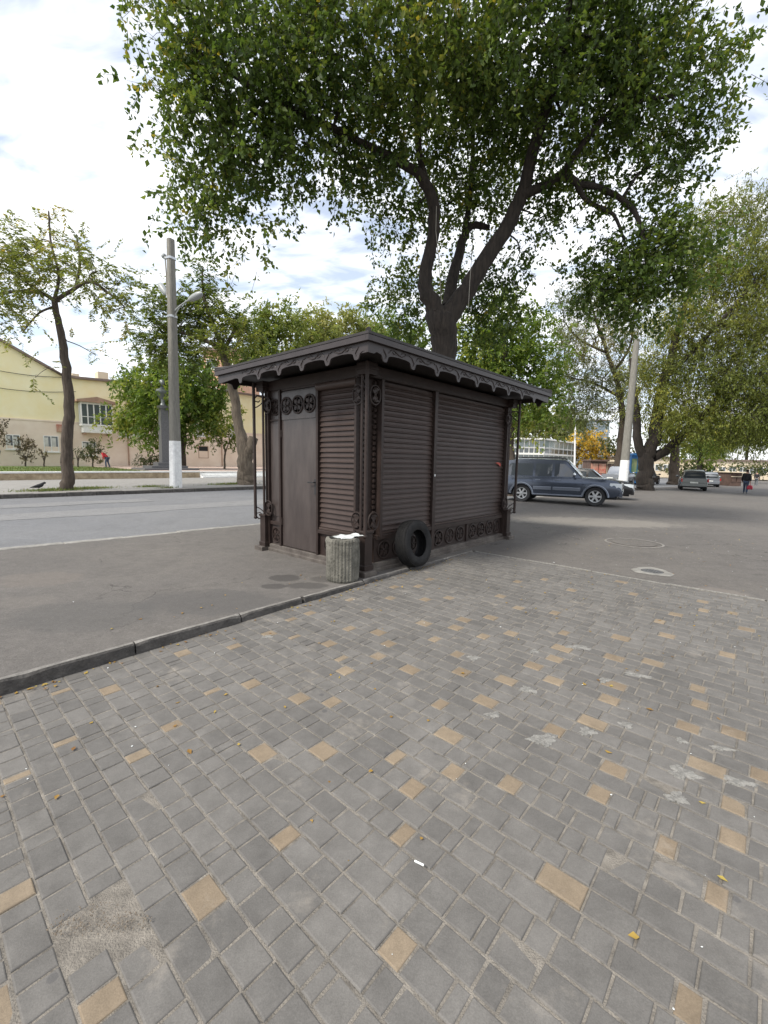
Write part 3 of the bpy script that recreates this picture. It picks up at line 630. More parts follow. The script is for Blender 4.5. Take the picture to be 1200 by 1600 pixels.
mb.tube([(rx0 - .05 + d_, ym, 3.365), (rx1 + .05 - d_, ym, 3.365)], .035, 8); mb.build('ridge_cap', KR, roof)
mb = MB(); t_ = .045
mb.box(rx0 - t_, rx1 + t_, ry0 - t_, ry0, 2.975, 3.043, .004); mb.box(rx0 - t_, rx1 + t_, ry1, ry1 + t_, 2.975, 3.043, .004)
mb.box(rx0 - t_, rx0, ry0 + .001, ry1 - .001, 2.975, 3.043, .004); mb.box(rx1, rx1 + t_, ry0 + .001, ry1 - .001, 2.975, 3.043, .004); mb.build('eaves_board', KF, kio)
MB().box(rx0 + .02, rx1 - .02, ry0 + .02, ry1 - .02, 2.955, 3.0).build('soffit', KR, kio)
def lace(n_from, n_to, centers, half):
    """outline of a lambrequin board along s; bottom with hanging teeth and arches between"""
    top, hi, lo = 2.972, 2.872, 2.785; bot = []
    edge = [n_from] + centers + [n_to]
    for c in centers:
        bot += [(c - .15, hi + .006), (c - .085, hi - .004), (c - .06, hi - .016), (c - .042, lo + .03), (c - .03, lo + .008), (c, lo), (c + .03, lo + .008), (c + .042, lo + .03), (c + .06, hi - .016), (c + .085, hi - .004), (c + .15, hi + .006)]
        bot += [(c + half, hi + .010)] if c != centers[-1] else []
    return [(n_from, top), (n_from, hi - .02)] + [(n_from + .10, hi - .02)] * 1 + bot + [(n_to - .10, hi - .02), (n_to, hi - .02), (n_to, top)]
cR = [-.20 + .545 * i for i in range(10)]; cL = [-.325 + .525 * i for i in range(7)]
cR = [c for c in cR if c + .12 < rx1 - .1]; cL = [c for c in cL if c + .12 < ry1 - .1]
def fan(poly, d0, d1, fn): return MB().prism(poly, d0, d1, fn)
def scrolls(cs, half):
    res = []
    for a, b in zip(cs[:-1], cs[1:]):
        m_ = (a + b) / 2; h_ = (b - a) / 2
        res.append([(a + .06, 2.905), (a + .10, 2.945), (a + .17, 2.95), (m_ - .02, 2.91), (m_ + .05, 2.905), (m_ + .12, 2.935), (b - .09, 2.95), (b - .05, 2.925)])
        res.append([(a + .13, 2.925), (a + .16, 2.91), (a + .20, 2.915), (a + .19, 2.935)]); res.append([(m_ + .03, 2.935), (m_ + .07, 2.955), (m_ + .12, 2.95), (m_ + .10, 2.925)])
        res.append([(a + .0, 2.83), (a + .02, 2.86), (a + .0, 2.89), (a - .02, 2.91), (a - .035, 2.935)])
    return res
fR = lambda s, z, d: (s, d, z); fL = lambda s, z, d: (d, s, z)
for cs, lo_, hi_, f_, a0, a1, d_ in ((cR, rx0, rx1, fR, ry0 + .0, ry0 + .016, -.004), (cR, rx0, rx1, fR, ry1 - .016, ry1, .004), (cL, ry0 + .018, ry1 - .018, fL, rx0, rx0 + .016, -.004), (cL, ry0 + .018, ry1 - .018, fL, rx1 - .016, rx1, .004)):
    fas = fan(lace(lo_, hi_, cs, (cs[1] - cs[0]) / 2), a0, a1, f_).build('lace_board', KF, kio)
    mb = MB(); dd = a0 + d_ if d_ < 0 else a1 + d_
    for pl in scrolls(cs, .25): mb.tube([f_(s, z, dd) for s, z in pl], [.004] + [.0075] * (len(pl) - 2) + [.004], 6)
    mb.build('scroll_relief', KF, fas, smooth=True)

# ================================================================ THINGS by the kiosk
def tyre(name, p, label, axis_rot, R=.355, W=.235, rim=.205):
    t = empty(name, p, 0, label, 'tyre'); t.rotation_euler = axis_rot
    h = W / 2
    prof = [(rim, -h * .80), (rim + .02, -h * .88), (rim + .055, -h * .98), (R - .06, -h), (R - .025, -h * .92), (R - .008, -h * .74), (R, -h * .4), (R, h * .4), (R - .008, h * .74), (R - .025, h * .92), (R - .06, h), (rim + .055, h * .98), (rim + .02, h * .88), (rim, h * .80), (rim + .012, h * .6), (R - .03, h * .55), (R - .03, -h * .55), (rim + .012, -h * .6)]
    body = MB().lathe(prof, 56, closed=True).build('carcass', M['rubber'], t, smooth=True)
    mb = MB()                                                         # tread blocks
    for i in range(64):
        th = 2 * math.pi * i / 64
        for q, (z0, z1) in enumerate(((-h * .80, -h * .48), (-h * .42, -h * .06), (h * .06, h * .42), (h * .48, h * .80))):
            a = th + (.03 if q % 2 else 0); mtx = Matrix.Rotation(a, 4, 'Z'); dr = -.007 if q in (0, 3) else 0
            mb.box(R - .012 + dr, R + .004 + dr, -.0145, .0145, z0, z1, M=mtx)
    o = mb.build('tread', M['rubber'], body); o['kind'] = 'stuff'
    return t
# leans on the kiosk with its hole facing the paving
tp = K(.93, -.155, .362)
tyre('tyre', tp, 'worn black car tyre leaning upright against the kiosk shutters', (math.pi / 2 - .16, 0, YAW + .05), W=.225)
bp = K(-.34, .06, 0)
bn_ = empty('litter_bin', bp, .3, 'fluted weathered concrete litter bin by the kiosk corner', 'litter bin')
mb = MB(); nfl = 30; seg = nfl * 4; prof = [(0, .0), (.205, 0), (.222, .03), (.226, .30), (.222, .50), (.228, .545), (.214, .575), (.180, .580), (.172, .56), (.168, .12), (0, .12)]
vs_ = []
for q, (rr_, z) in enumerate(prof):
    for k_ in range(seg):
        th = 2 * math.pi * k_ / seg; dr = (0, -.003, -.011, -.003)[k_ % 4] if 1 < q < 6 else 0
        wob = (.004 * math.sin(3 * th + z * 9) + .003 * math.sin(11 * th + q)) if 0 < q < 8 else 0
        vs_.append(((rr_ + dr + wob) * math.cos(th), (rr_ + dr + wob) * math.sin(th), z + (.006 * math.sin(5 * th) if 4 < q < 8 else 0)))
mb.add(vs_, [(q * seg + k_, q * seg + (k_ + 1) % seg, (q + 1) * seg + (k_ + 1) % seg, (q + 1) * seg + k_) for q in range(len(prof) - 1) for k_ in range(seg)])
mb.build('body', M['bin_concrete'], bn_)
# white sheet of packaging lying over the mouth of the bin
mb = MB(); nx, ny = 14, 8; vs_ = []
for i in range(nx):
    for j in range(ny):
        x, y = -.12 + .33 * i / (nx - 1), -.15 + .22 * j / (ny - 1)
        z = .590 + .006 * math.sin(i * .9 + j * .5) + .007 * math.sin(j * 1.3 - i * .4) + (.02 * (i / nx))
        vs_.append((x + .012 * math.sin(j * 2.1), y + .012 * math.sin(i * 1.7) - .03 * (i / nx), z))
for i in range(nx):
    for j in range(ny): x, y, z = vs_[i * ny + j]; vs_.append((x, y, z - .006))
nq = nx * ny; fs = []
for i in range(nx - 1):
    for j in range(ny - 1): a = i * ny + j; fs += [(a, a + ny, a + ny + 1, a + 1), (nq + a, nq + a + 1, nq + a + ny + 1, nq + a + ny)]
edge_ = [i * ny for i in range(nx)] + [(nx - 1) * ny + j for j in range(1, ny)] + [i * ny + ny - 1 for i in range(nx - 2, -1, -1)] + [j for j in range(ny - 2, 0, -1)]
fs += [(edge_[i], edge_[(i + 1) % len(edge_)], nq + edge_[(i + 1) % len(edge_)], nq + edge_[i]) for i in range(len(edge_))]
mb.add(vs_, fs); o = mb.build('packaging_sheet', M['plastic_white'], smooth=True); o.location = bp; o.rotation_euler = (0, 0, math.atan2(DL.y, DL.x) - 1.75)
tag(o, 'crumpled white plastic sheet lying across the mouth of the concrete bin', 'plastic sheet')

# ================================================================ VEGETATION
def leaf_mesh(name, P, D, S, L, Wd, tone, m, fold=.25):
    """P base, D unit along, S unit across (n,3); L, Wd (n,) sizes"""
    n = len(P); Nn = np.cross(D, S); v = np.empty((n, 4, 3), np.float32)
    v[:, 0] = P; v[:, 2] = P + D * L[:, None]
    mid = P + D * (L * .42)[:, None]
    v[:, 1] = mid + S * (Wd * .5)[:, None] + Nn * (Wd * fold)[:, None]; v[:, 3] = mid - S * (Wd * .5)[:, None] + Nn * (Wd * fold)[:, None]
    me = bpy.data.meshes.new(name); me.vertices.add(n * 4); me.vertices.foreach_set('co', v.ravel())
    idx = np.arange(n)[:, None] * 4 + np.array([0, 1, 2, 0, 2, 3]); me.loops.add(n * 6); me.loops.foreach_set('vertex_index', idx.ravel().astype(np.int32))
    me.polygons.add(n * 2); me.polygons.foreach_set('loop_start', np.arange(0, n * 6, 3, dtype=np.int32)); me.polygons.foreach_set('loop_total', np.full(n * 2, 3, np.int32))
    a = me.attributes.new('tone', 'FLOAT', 'FACE'); a.data.foreach_set('value', np.repeat(tone, 2).astype(np.float32))
    me.materials.append(m); me.update(calc_edges=True); return me
def unit(a): return a / np.maximum(np.linalg.norm(a, axis=1, keepdims=True), 1e-9)
def twigs(rg, blobs, dens, tl, nl, droop, L, asp, out=.8, shell=2.0, spread=.5, pin=False, topbias=0., tonevar=.22, clump=0., cs=1.):
    """leafy shoots spread through the blobs; returns leaf arrays and shoot lines"""
    P, D, S, LL, T, ST = [], [], [], [], [], []
    for bl in blobs:
        c, r_ = np.array(bl[0]), bl[1]; dn = dens * (bl[2] if len(bl) > 2 else 1); k = max(2, int(dn * r_ ** 2.4)); sq = bl[3] if len(bl) > 3 else (1, 1, .8)
        dirn = unit(rg.normal(size=(k, 3))); rad = r_ * rg.random(k) ** (1 / shell); st = c + dirn * rad[:, None] * np.array(sq)
        if clump:
            ks = max(5, int(9 * (r_ / cs) ** 2)); sc_ = c + unit(rg.normal(size=(ks, 3))) * (r_ * .95 * rg.random(ks) ** (1 / 2.6))[:, None] * np.array(sq); pick = rg.integers(0, ks, k); off_ = rg.normal(size=(k, 3)) * clump; st = np.where((rg.random(k) < .82)[:, None], sc_[pick] + off_, st); dirn = np.where((rg.random(k) < .5)[:, None], unit(off_ + 1e-6), dirn)
        tw = unit(dirn * out + rg.normal(size=(k, 3)) * .7 + np.array([0, 0, -droop])); l = tl * rg.uniform(.55, 1.25, k)
        ctone = rg.normal(.45, tonevar * .7) 
        for i in range(k):
            m_ = max(3, int(nl * rg.uniform(.7, 1.3))); s_ = (np.arange(m_) + rg.random(m_)) / m_
            p = st[i] + tw[i] * (s_ * l[i])[:, None] + np.array([0, 0, -1.]) * (droop * .35 * l[i] * s_ ** 2)[:, None] + rg.normal(size=(m_, 3)) * (l[i] * (.03 if pin else .07))
            side = np.cross(tw[i], rg.normal(size=3) if not pin else np.array([0, 0, 1.])); side /= max(np.linalg.norm(side), 1e-6)
            sg = np.where(np.arange(m_) % 2, 1., -1.)[:, None]
            d = unit(tw[i] * (.45 if pin else .35) + side * sg * (.9 if pin else .55) + rg.normal(size=(m_, 3)) * (.15 if pin else spread) + np.array([0, 0, -droop * .8]))
            P.append(p); D.append(d); sd_ = unit(np.cross(d, rg.normal(size=(m_, 3)) * .6 + np.array([0, 0, 1.]))); S.append(sd_)
            LL.append(L * rg.uniform(.55, 1.35, m_)); T.append(np.clip(ctone + rg.normal(0, tonevar * .5) + rg.normal(0, tonevar * .6, m_), 0, 1)); ST.append((st[i], tw[i], l[i]))
    P, D, S, LL, T = map(np.concatenate, (P, D, S, LL, T)); return P, D, S, LL, LL * asp, T, ST
def limb_pts(spec, Y=None):
    """(u, v, Y, radius) picture positions with their distance -> points"""
    return [at(u, v, y) for u, v, y, r_ in spec], [r_ for *_, r_ in spec]
def smooth_line(pts, rad, k=4):
    res, rr_ = [], []; n = len(pts)
    for i in range(n - 1):
        p0, p1, p2, p3 = pts[max(i - 1, 0)], pts[i], pts[i + 1], pts[min(i + 2, n - 1)]
        for j in range(k):
            t = j / k; res.append(.5 * ((2 * p1) + (p2 - p0) * t + (2 * p0 - 5 * p1 + 4 * p2 - p3) * t * t + (3 * p1 - p0 - 3 * p2 + p3) * t ** 3)); rr_.append(rad[i] + (rad[i + 1] - rad[i]) * t)
    return res + [pts[-1]], rr_ + [rad[-1]]
def tree(name, label, base, limbs, blobs, bark, leaf, seed, group=None, stems=False, branchlets=True, cat='tree', seg=12, twig_r=.006, knobs=0, **kw):
    """limbs: list of [(u,v,Y,r)...]; first starts at the ground. blobs: [(u,v,px,Y,density)...]"""
    rg = np.random.default_rng(seed); q = random.Random(seed); root = empty(name, base, 0, label, cat, group); B = Vector(base)
    mb = MB(); nodes = []
    for i, lb in enumerate(limbs):
        pts, rad = limb_pts(lb)
        if i == 0: pts = [B + Vector((0, 0, -.15)), B + Vector((0, 0, .12)) + (pts[0] - B) * .02] + pts; rad = [lb[0][3] * 1.3, lb[0][3] * 1.1] + rad
        pts, rad = smooth_line(pts, rad)
        pts = [p + Vector((q.gauss(0, .12), q.gauss(0, .07), 0)) * r_ if 2 < j < len(pts) - 1 else p for j, (p, r_) in enumerate(zip(pts, rad))]
        rad = [r_ * (1 + q.uniform(-.03, .03)) for r_ in rad]
        mb.tube([p - B for p in pts], rad, seg)
        nodes += [(p, r_) for p, r_ in zip(pts, rad)][4 if i == 0 else 1:]
        if i == 0:
            for _ in range(knobs):
                j = q.randrange(1, len(pts) - 2); a_ = q.uniform(0, 6.28); mb.ball(pts[j] - B + Vector((math.cos(a_), math.sin(a_), 0)) * rad[j] * .86, rad[j] * q.uniform(.2, .32), 7, 5)
    bl3 = []
    for b in blobs:
        c = at(b[0], b[1], b[3]); r_ = b[2] / F_PX * b[3]; bl3.append((c, r_, b[4] if len(b) > 4 else 1.))
    if branchlets:
        todo = list(bl3); bnodes = list(nodes)
        while todo:
            i_ = min(range(len(todo)), key=lambda j_: min((n_[0] - todo[j_][0]).length + max(0, n_[0].z - todo[j_][0].z) * .5 for n_ in bnodes)); c, r_, _ = todo.pop(i_)
            p0, rr0 = min(bnodes, key=lambda n_: (n_[0] - c).length + max(0, n_[0].z - c.z) * .5)
            mid = p0.lerp(c, .5) + Vector((q.gauss(0, .12), q.gauss(0, .12), q.uniform(.02, .2))) * r_
            r0 = min(rr0 * .6, .015 + .025 * r_); pts, rad = smooth_line([p0, mid, c], [r0, r0 * .75, r0 * .5], 3); mb.tube([p - B for p in pts], rad, 6); bnodes.append((c, r0 * .8))
            for k in range(int(3 + 3 * min(r_, 2))):
                d = Vector(rg.normal(size=3)).normalized(); d.z = d.z * .6 + .1; e = c + d * r_ * q.uniform(.6, .95); m2_ = c.lerp(e, .5) + Vector((0, 0, .12 * r_))
                mb.tube([c - B, m2_ - B, e - B], [r0 * .35, r0 * .25, r0 * .1], 4, False)
    P, D, S, LL, WW, T, ST = twigs(rg, [(tuple(c), r_, d) for c, r_, d in bl3], **kw)
    if stems:
        for st, tw, l in ST: a = Vector(st) - B; b_ = a + Vector(tw) * l * .95; mb.tube([a, a.lerp(b_, .5) + Vector((0, 0, -.02)), b_], [twig_r, twig_r * .8, twig_r * .4], 3, False)
    o = mb.build('trunk', bark, root, smooth=True, fix=False)
    o = place('crown', leaf_mesh('crown', P - np.array(B), D, S, LL, WW, T, leaf), root); o['kind'] = 'stuff'
    return root, len(P)
NL = {}
tb = at(697, 700, 11.9); tb.z = 0
A = 11.6
main_limbs = [
    [(697, 640, 11.9, 0.344), (696, 560, 11.9, 0.331), (692, 520, 11.8, 0.344), (690, 488, 11.7, 0.378)],
    [(688, 500, 11.7, 0.258), (672, 470, 11.6, 0.215), (663, 435, 11.6, 0.172), (673, 385, 11.5, 0.146), (678, 330, 11.4, 0.142), (664, 285, 11.2, 0.129), (640, 262, 11, 0.103), (590, 235, 10.6, 0.077), (520, 200, 10.2, 0.065), (400, 140, 9.7, 0.043), (280, 60, 9.2, 0.026)],
    [(668, 290, 11.2, 0.086), (655, 240, 11.2, 0.077), (650, 140, 10.8, 0.060), (640, 30, 10.2, 0.043), (630, -90, 9.8, 0.026)],
    [(696, 500, 11.7, 0.292), (722, 465, 11.7, 0.232), (752, 415, 11.7, 0.206), (780, 372, 11.7, 0.189), (803, 335, 11.6, 0.172), (818, 290, 11.5, 0.155), (850, 180, 11, 0.112), (878, 90, 10.6, 0.086), (895, -40, 10, 0.052)],
    [(700, 480, 12.0, 0.172), (708, 430, 12.4, 0.146), (722, 378, 12.8, 0.120), (736, 353, 13, 0.103), (765, 356, 13, 0.069)], [(724, 376, 12.8, 0.086), (735, 300, 13.2, 0.069), (740, 200, 13.2, 0.052), (742, 100, 13, 0.034)],
    [(815, 305, 11.5, 0.120), (850, 290, 11.4, 0.103), (880, 274, 11.3, 0.095), (903, 286, 11.3, 0.077), (940, 295, 11.2, 0.069), (980, 318, 11.1, 0.060), (1000, 350, 11, 0.052), (1008, 400, 11, 0.030)],
    [(900, 284, 11.3, 0.069), (918, 315, 11.3, 0.052), (958, 335, 11.2, 0.043), (975, 375, 11.1, 0.026)],
    [(880, 276, 11.3, 0.077), (900, 240, 11, 0.069), (960, 170, 10.6, 0.052), (1050, 150, 10.6, 0.034)]]
mbl = [(262, 50, 50, 9.2), (245, 140, 32, 9.3), (310, 100, 70, 9.2), (300, 190, 62, 9.4), (312, 290, 42, 9.6), (345, 250, 68, 9.6), (330, 325, 42, 9.8), (370, 350, 36, 9.8), (375, 392, 20, 9.8), (305, 340, 24, 9.8), (400, 70, 110, 9.6), (400, 180, 95, 9.8), (415, 262, 52, 10), (480, 235, 50, 10.2), (520, 60, 115, 9.8), (530, 180, 95, 10.2), (540, 232, 40, 10.5), (590, 255, 42, 11), (640, 70, 120, 10), (660, 190, 95, 12.0, .75), (600, 318, 30, 12), (640, 330, 36, 12.2), (645, 385, 28, 13), (585, 345, 20, 12.4), (760, 80, 120, 10.2), (770, 200, 90, 12.2, .75), (740, 290, 60, 13.2, .9), (800, 250, 60, 13.2, .8), (700, 320, 50, 13), (870, 70, 110, 10.4), (880, 180, 90, 11.6, .85), (845, 340, 30, 12), (860, 300, 42, 12), (812, 395, 26, 12.5), (960, 70, 80, 10.6), (970, 180, 85, 10.8), (1040, 60, 65, 10.8), (1060, 160, 65, 10.9), (1085, 215, 45, 11), (1130, 190, 26, 11), (1110, 100, 40, 11), (1000, 270, 60, 11.2), (1060, 262, 32, 11.2), (930, 275, 36, 11.4),
       (945, 400, 36, 11.2, 2), (1000, 395, 46, 11, 2.2), (1060, 380, 44, 11, 2.2), (975, 450, 42, 11.1, 2.2), (1040, 435, 46, 11, 2.2), (935, 440, 26, 11.2, 1.8), (1005, 475, 24, 11, 2), (1085, 410, 26, 11, 1.8),
       (640, 455, 42, 14), (625, 490, 34, 14.5), (755, 450, 46, 14), (800, 430, 34, 14), (780, 490, 40, 14), (745, 505, 34, 14), (690, 440, 36, 14.5), (650, 520, 30, 14.5),
       (520, -110, 120, 10.4, .6), (330, -60, 90, 9.8, .7), (720, -120, 130, 10.6, .6), (900, -95, 120, 10.6, .6), (1030, -50, 80, 10.6, .7)]
_, n_ = tree('street_tree', 'big dark leafy tree with forked trunk rising behind the kiosk', tb, main_limbs, mbl, M['bark_dark'], M['leaf_main'], 3, stems=True, twig_r=.005, seg=16,
             dens=112, tl=.58, nl=14, droop=.45, L=.112, asp=.66, shell=2.4, clump=.30, cs=1.15); NL['main'] = n_
# loose cords hanging from the limbs
for i, (pp, lab) in enumerate((([(682, 322, 11.2), (681, 360, 11.2), (685, 400, 11.2), (688, 440, 11.2), (690, 475, 11.3)], 'pale frayed cord hanging down the left limb of the big tree'), ([(740, 365, 11.3), (737, 400, 11.3), (734, 440, 11.3), (732, 480, 11.3)], 'thin pale cord hanging straight beside the right limb of the big tree'))):
    tag(MB().tube([at(*p) for p in pp], .008, 5).build('cord', M['wire']), lab, 'cord')

def g_at(u, v, z=0.): return gp(u, v, z)
def low(u, Y, z=0.):
    p = at(u, 730, Y); p.z = z; return p
b = gp(105, 766, .10); Y = b.y
_, n_ = tree('locust_tree', 'slender leaning street tree with airy yellowing crown, at the left edge', b,
     [[(106, 740, Y, 0.238), (104, 700, Y, 0.216), (107, 650, Y, 0.202), (105, 590, Y, 0.176), (97, 530, Y, 0.144), (88, 490, Y, 0.119), (85, 468, Y, 0.108)],
      [(85, 470, Y, .09), (65, 458, Y, .075), (30, 455, Y, .06), (-20, 462, Y - .5, .05)], [(86, 470, Y, .09), (110, 455, Y, .08), (140, 440, Y - .5, .06), (170, 458, Y - 1, .045), (195, 480, Y - 1, .03)],
      [(85, 468, Y, .07), (92, 430, Y + .4, .055), (80, 380, Y + .6, .04), (76, 330, Y + .6, .03)], [(82, 480, Y, .05), (60, 490, Y - .6, .035), (35, 520, Y - 1, .02)], [(118, 450, Y, .06), (125, 410, Y, .05), (120, 370, Y + .4, .03)]],
     [(15, 400, 42, Y, 1), (50, 380, 34, Y + 1, 1), (78, 345, 20, Y + 1, 1), (35, 440, 40, Y - 1, 1), (75, 415, 38, Y, 1), (115, 420, 34, Y, 1), (150, 425, 36, Y - 1, 1), (120, 390, 22, Y + .5, .9), (170, 452, 28, Y - 1, .9), (192, 470, 22, Y - 1, .9), (200, 430, 16, Y - 1, .8), (175, 490, 18, Y - 1, .7), (-20, 430, 50, Y, 1), (10, 480, 30, Y - 1, .9), (35, 515, 22, Y - 1.5, .9), (150, 470, 18, Y - 1, .6), (-20, 480, 40, Y, 1), (75, 322, 10, Y + 1, 1.2), (150, 555, 16, Y + 3, .6), (55, 590, 14, Y - 1, .5), (75, 575, 14, Y - .5, .6)],
     M['bark'], M['leaf_airy'], 5, knobs=5, stems=True, twig_r=.006, dens=52, tl=.75, nl=22, clump=.38, cs=1.1, droop=.3, L=.15, asp=.42, pin=True); NL['locust'] = n_
b = gp(385, 757, .10); Y = b.y
_, n_ = tree('locust_tree', 'crooked thick-barked tree with a cut stem, standing left of the kiosk', b,
     [[(385, 735, Y, .46), (382, 705, Y, .42), (373, 670, Y, .27), (366, 620, Y, .25), (356, 580, Y, .23), (348, 550, Y, .20), (345, 530, Y, .16)],
      [(384, 720, Y, .34), (392, 700, Y - .2, .28), (396, 684, Y - .2, .27)],
      [(346, 540, Y, .15), (330, 500, Y, .11), (318, 460, Y, .08), (316, 420, Y, .04)], [(349, 548, Y, .12), (365, 520, Y, .09), (378, 500, Y, .05)], [(346, 545, Y, .12), (315, 530, Y, .10), (270, 515, Y, .07), (240, 505, Y, .04)]],
     [(316, 418, 15, Y, 1.2), (325, 445, 20, Y, 1), (250, 480, 30, Y, 1), (235, 520, 30, Y, 1), (232, 545, 20, Y, 1), (285, 455, 22, Y, .9), (290, 500, 36, Y, 1), (330, 490, 30, Y, 1), (365, 500, 28, Y, 1), (385, 520, 22, Y - 1, 1), (335, 530, 28, Y - 1, 1), (270, 545, 32, Y, 1), (360, 545, 20, Y, .9), (310, 560, 22, Y, .8)],
     M['bark_light'], M['leaf_locust'], 6, knobs=4, stems=True, twig_r=.007, dens=60, tl=.9, nl=24, clump=.42, cs=1.3, droop=.25, L=.20, asp=.42, pin=True); NL['locust2'] = n_
PK = .64
def park_base(u, Y): return low(u, Y, PK)
Y = 40
_, n_ = tree('park_tree', 'broad round bright green tree behind the lamp pole', park_base(286, Y), [[(286, 700, Y, .24), (288, 680, Y, .22), (285, 650, Y, .2), (280, 620, Y, .15)], [(285, 660, Y, .12), (250, 620, Y, .08)], [(287, 660, Y, .12), (320, 630, Y, .08)]],
     [(225, 600, 36, Y), (255, 585, 34, Y), (290, 580, 36, Y), (325, 600, 34, Y), (210, 640, 36, Y), (250, 640, 44, Y - 1), (295, 640, 40, Y - 1), (335, 640, 32, Y), (190, 655, 20, Y), (230, 675, 26, Y - 1), (275, 670, 22, Y - 1), (320, 670, 18, Y), (270, 610, 40, Y - 2), (200, 590, 20, Y), (345, 620, 20, Y)],
     M['bark'], M['leaf_bright'], 8, dens=26, tl=1.1, nl=14, clump=.5, cs=1.8, droop=.5, L=.34, asp=.45); NL['round'] = n_
Y = 43
tree('park_tree', 'small young tree with thin twin stems right of the basement window', park_base(351, Y), [[(351, 715, Y, .09), (352, 705, Y, .08), (349, 695, Y, .06)], [(352, 708, Y, .06), (358, 690, Y, .04)]], [(340, 680, 16, Y), (358, 678, 18, Y), (350, 665, 14, Y), (368, 690, 12, Y), (333, 690, 9, Y)], M['bark_light'], M['leaf_locust'], 9, dens=26, tl=.8, nl=12, droop=.5, L=.28, asp=.45)
far = []
for i, (lab, u, Y, bl, lf) in enumerate((
    ('pale green tree showing over the kiosk roof, nearest the locust', 430, 46, [(405, 520, 26), (425, 500, 26), (450, 520, 32), (415, 550, 30), (455, 560, 34), (400, 570, 26), (390, 545, 20)], 'leaf_locust'),
    ('round-topped pale tree over the middle of the kiosk roof', 480, 52, [(470, 500, 24), (495, 508, 22), (480, 535, 34), (510, 545, 30), (465, 565, 30)], 'leaf_pale'),
    ('yellow-green tree behind the roof corner of the kiosk', 560, 56, [(520, 525, 24), (550, 505, 26), (575, 510, 24), (560, 540, 34), (595, 530, 26), (610, 555, 28), (530, 565, 28)], 'leaf_pale'))):
    tree('background_tree', lab, low(u, Y, .1), [[(u, 700, Y, .35), (u + 4, 600, Y, .26), (u, 560, Y, .18)]], [(a, b_, c, Y) for a, b_, c in bl], M['bark'], M[lf], 20 + i, 'trees beyond the road', dens=17, tl=1.3, nl=13, clump=.6, cs=2.2, droop=.3, L=.42, asp=.5)
Y = 22
_, n_ = tree('background_tree', 'bright green leafy tree directly behind the big tree, over the kiosk roof end', low(800, Y, -.1), [[(800, 740, Y, .26), (795, 650, Y, .22), (790, 580, Y, .18), (785, 520, Y, .1)], [(790, 590, Y, .1), (830, 550, Y, .06)], [(792, 570, Y, .1), (740, 530, Y, .06)]],
     [(620, 520, 34, Y + 2), (650, 540, 34, Y + 2), (740, 530, 40, Y), (790, 520, 44, Y), (835, 540, 38, Y), (760, 570, 44, Y), (810, 580, 44, Y), (850, 590, 34, Y), (820, 625, 36, Y), (860, 640, 26, Y), (775, 480, 30, Y), (870, 560, 22, Y), (845, 500, 22, Y), (830, 660, 22, Y), (720, 570, 36, Y)],
     M['bark'], M['leaf_bright'], 31, 'trees beyond the kiosk', dens=66, tl=.75, nl=14, clump=.36, cs=1.3, droop=.55, L=.19, asp=.55); NL['bright'] = n_
Y = 42
_, n_ = tree('background_tree', 'thin grey-green tree with see-through crown, left of the right-hand pole', low(962, Y, -.4), [[(968, 700, Y, .32), (972, 650, Y, .28), (965, 600, Y, .22), (945, 540, Y, .16), (925, 480, Y, .09), (915, 430, Y, .05)], [(968, 620, Y, .16), (930, 600, Y, .1), (890, 590, Y, .05)], [(960, 580, Y, .15), (985, 540, Y, .1), (990, 490, Y, .06)], [(945, 550, Y, .12), (905, 530, Y, .08), (880, 500, Y, .04)]],
     [(885, 480, 34, Y, .7), (915, 450, 36, Y, .7), (950, 470, 40, Y, .7), (880, 540, 42, Y, .8), (930, 530, 44, Y, .8), (980, 520, 40, Y, .8), (900, 600, 38, Y), (945, 590, 38, Y), (985, 590, 34, Y), (880, 640, 30, Y), (920, 640, 30, Y), (960, 640, 26, Y), (870, 590, 26, Y), (1000, 460, 34, Y, .7), (905, 665, 20, Y, .7)],
     M['bark'], M['leaf_grey'], 32, 'trees beyond the kiosk', stems=True, twig_r=.012, dens=17, tl=1.5, nl=22, droop=.5, L=.25, asp=.34); NL['grey'] = n_
b = gs(1008, 766); Y = b.y
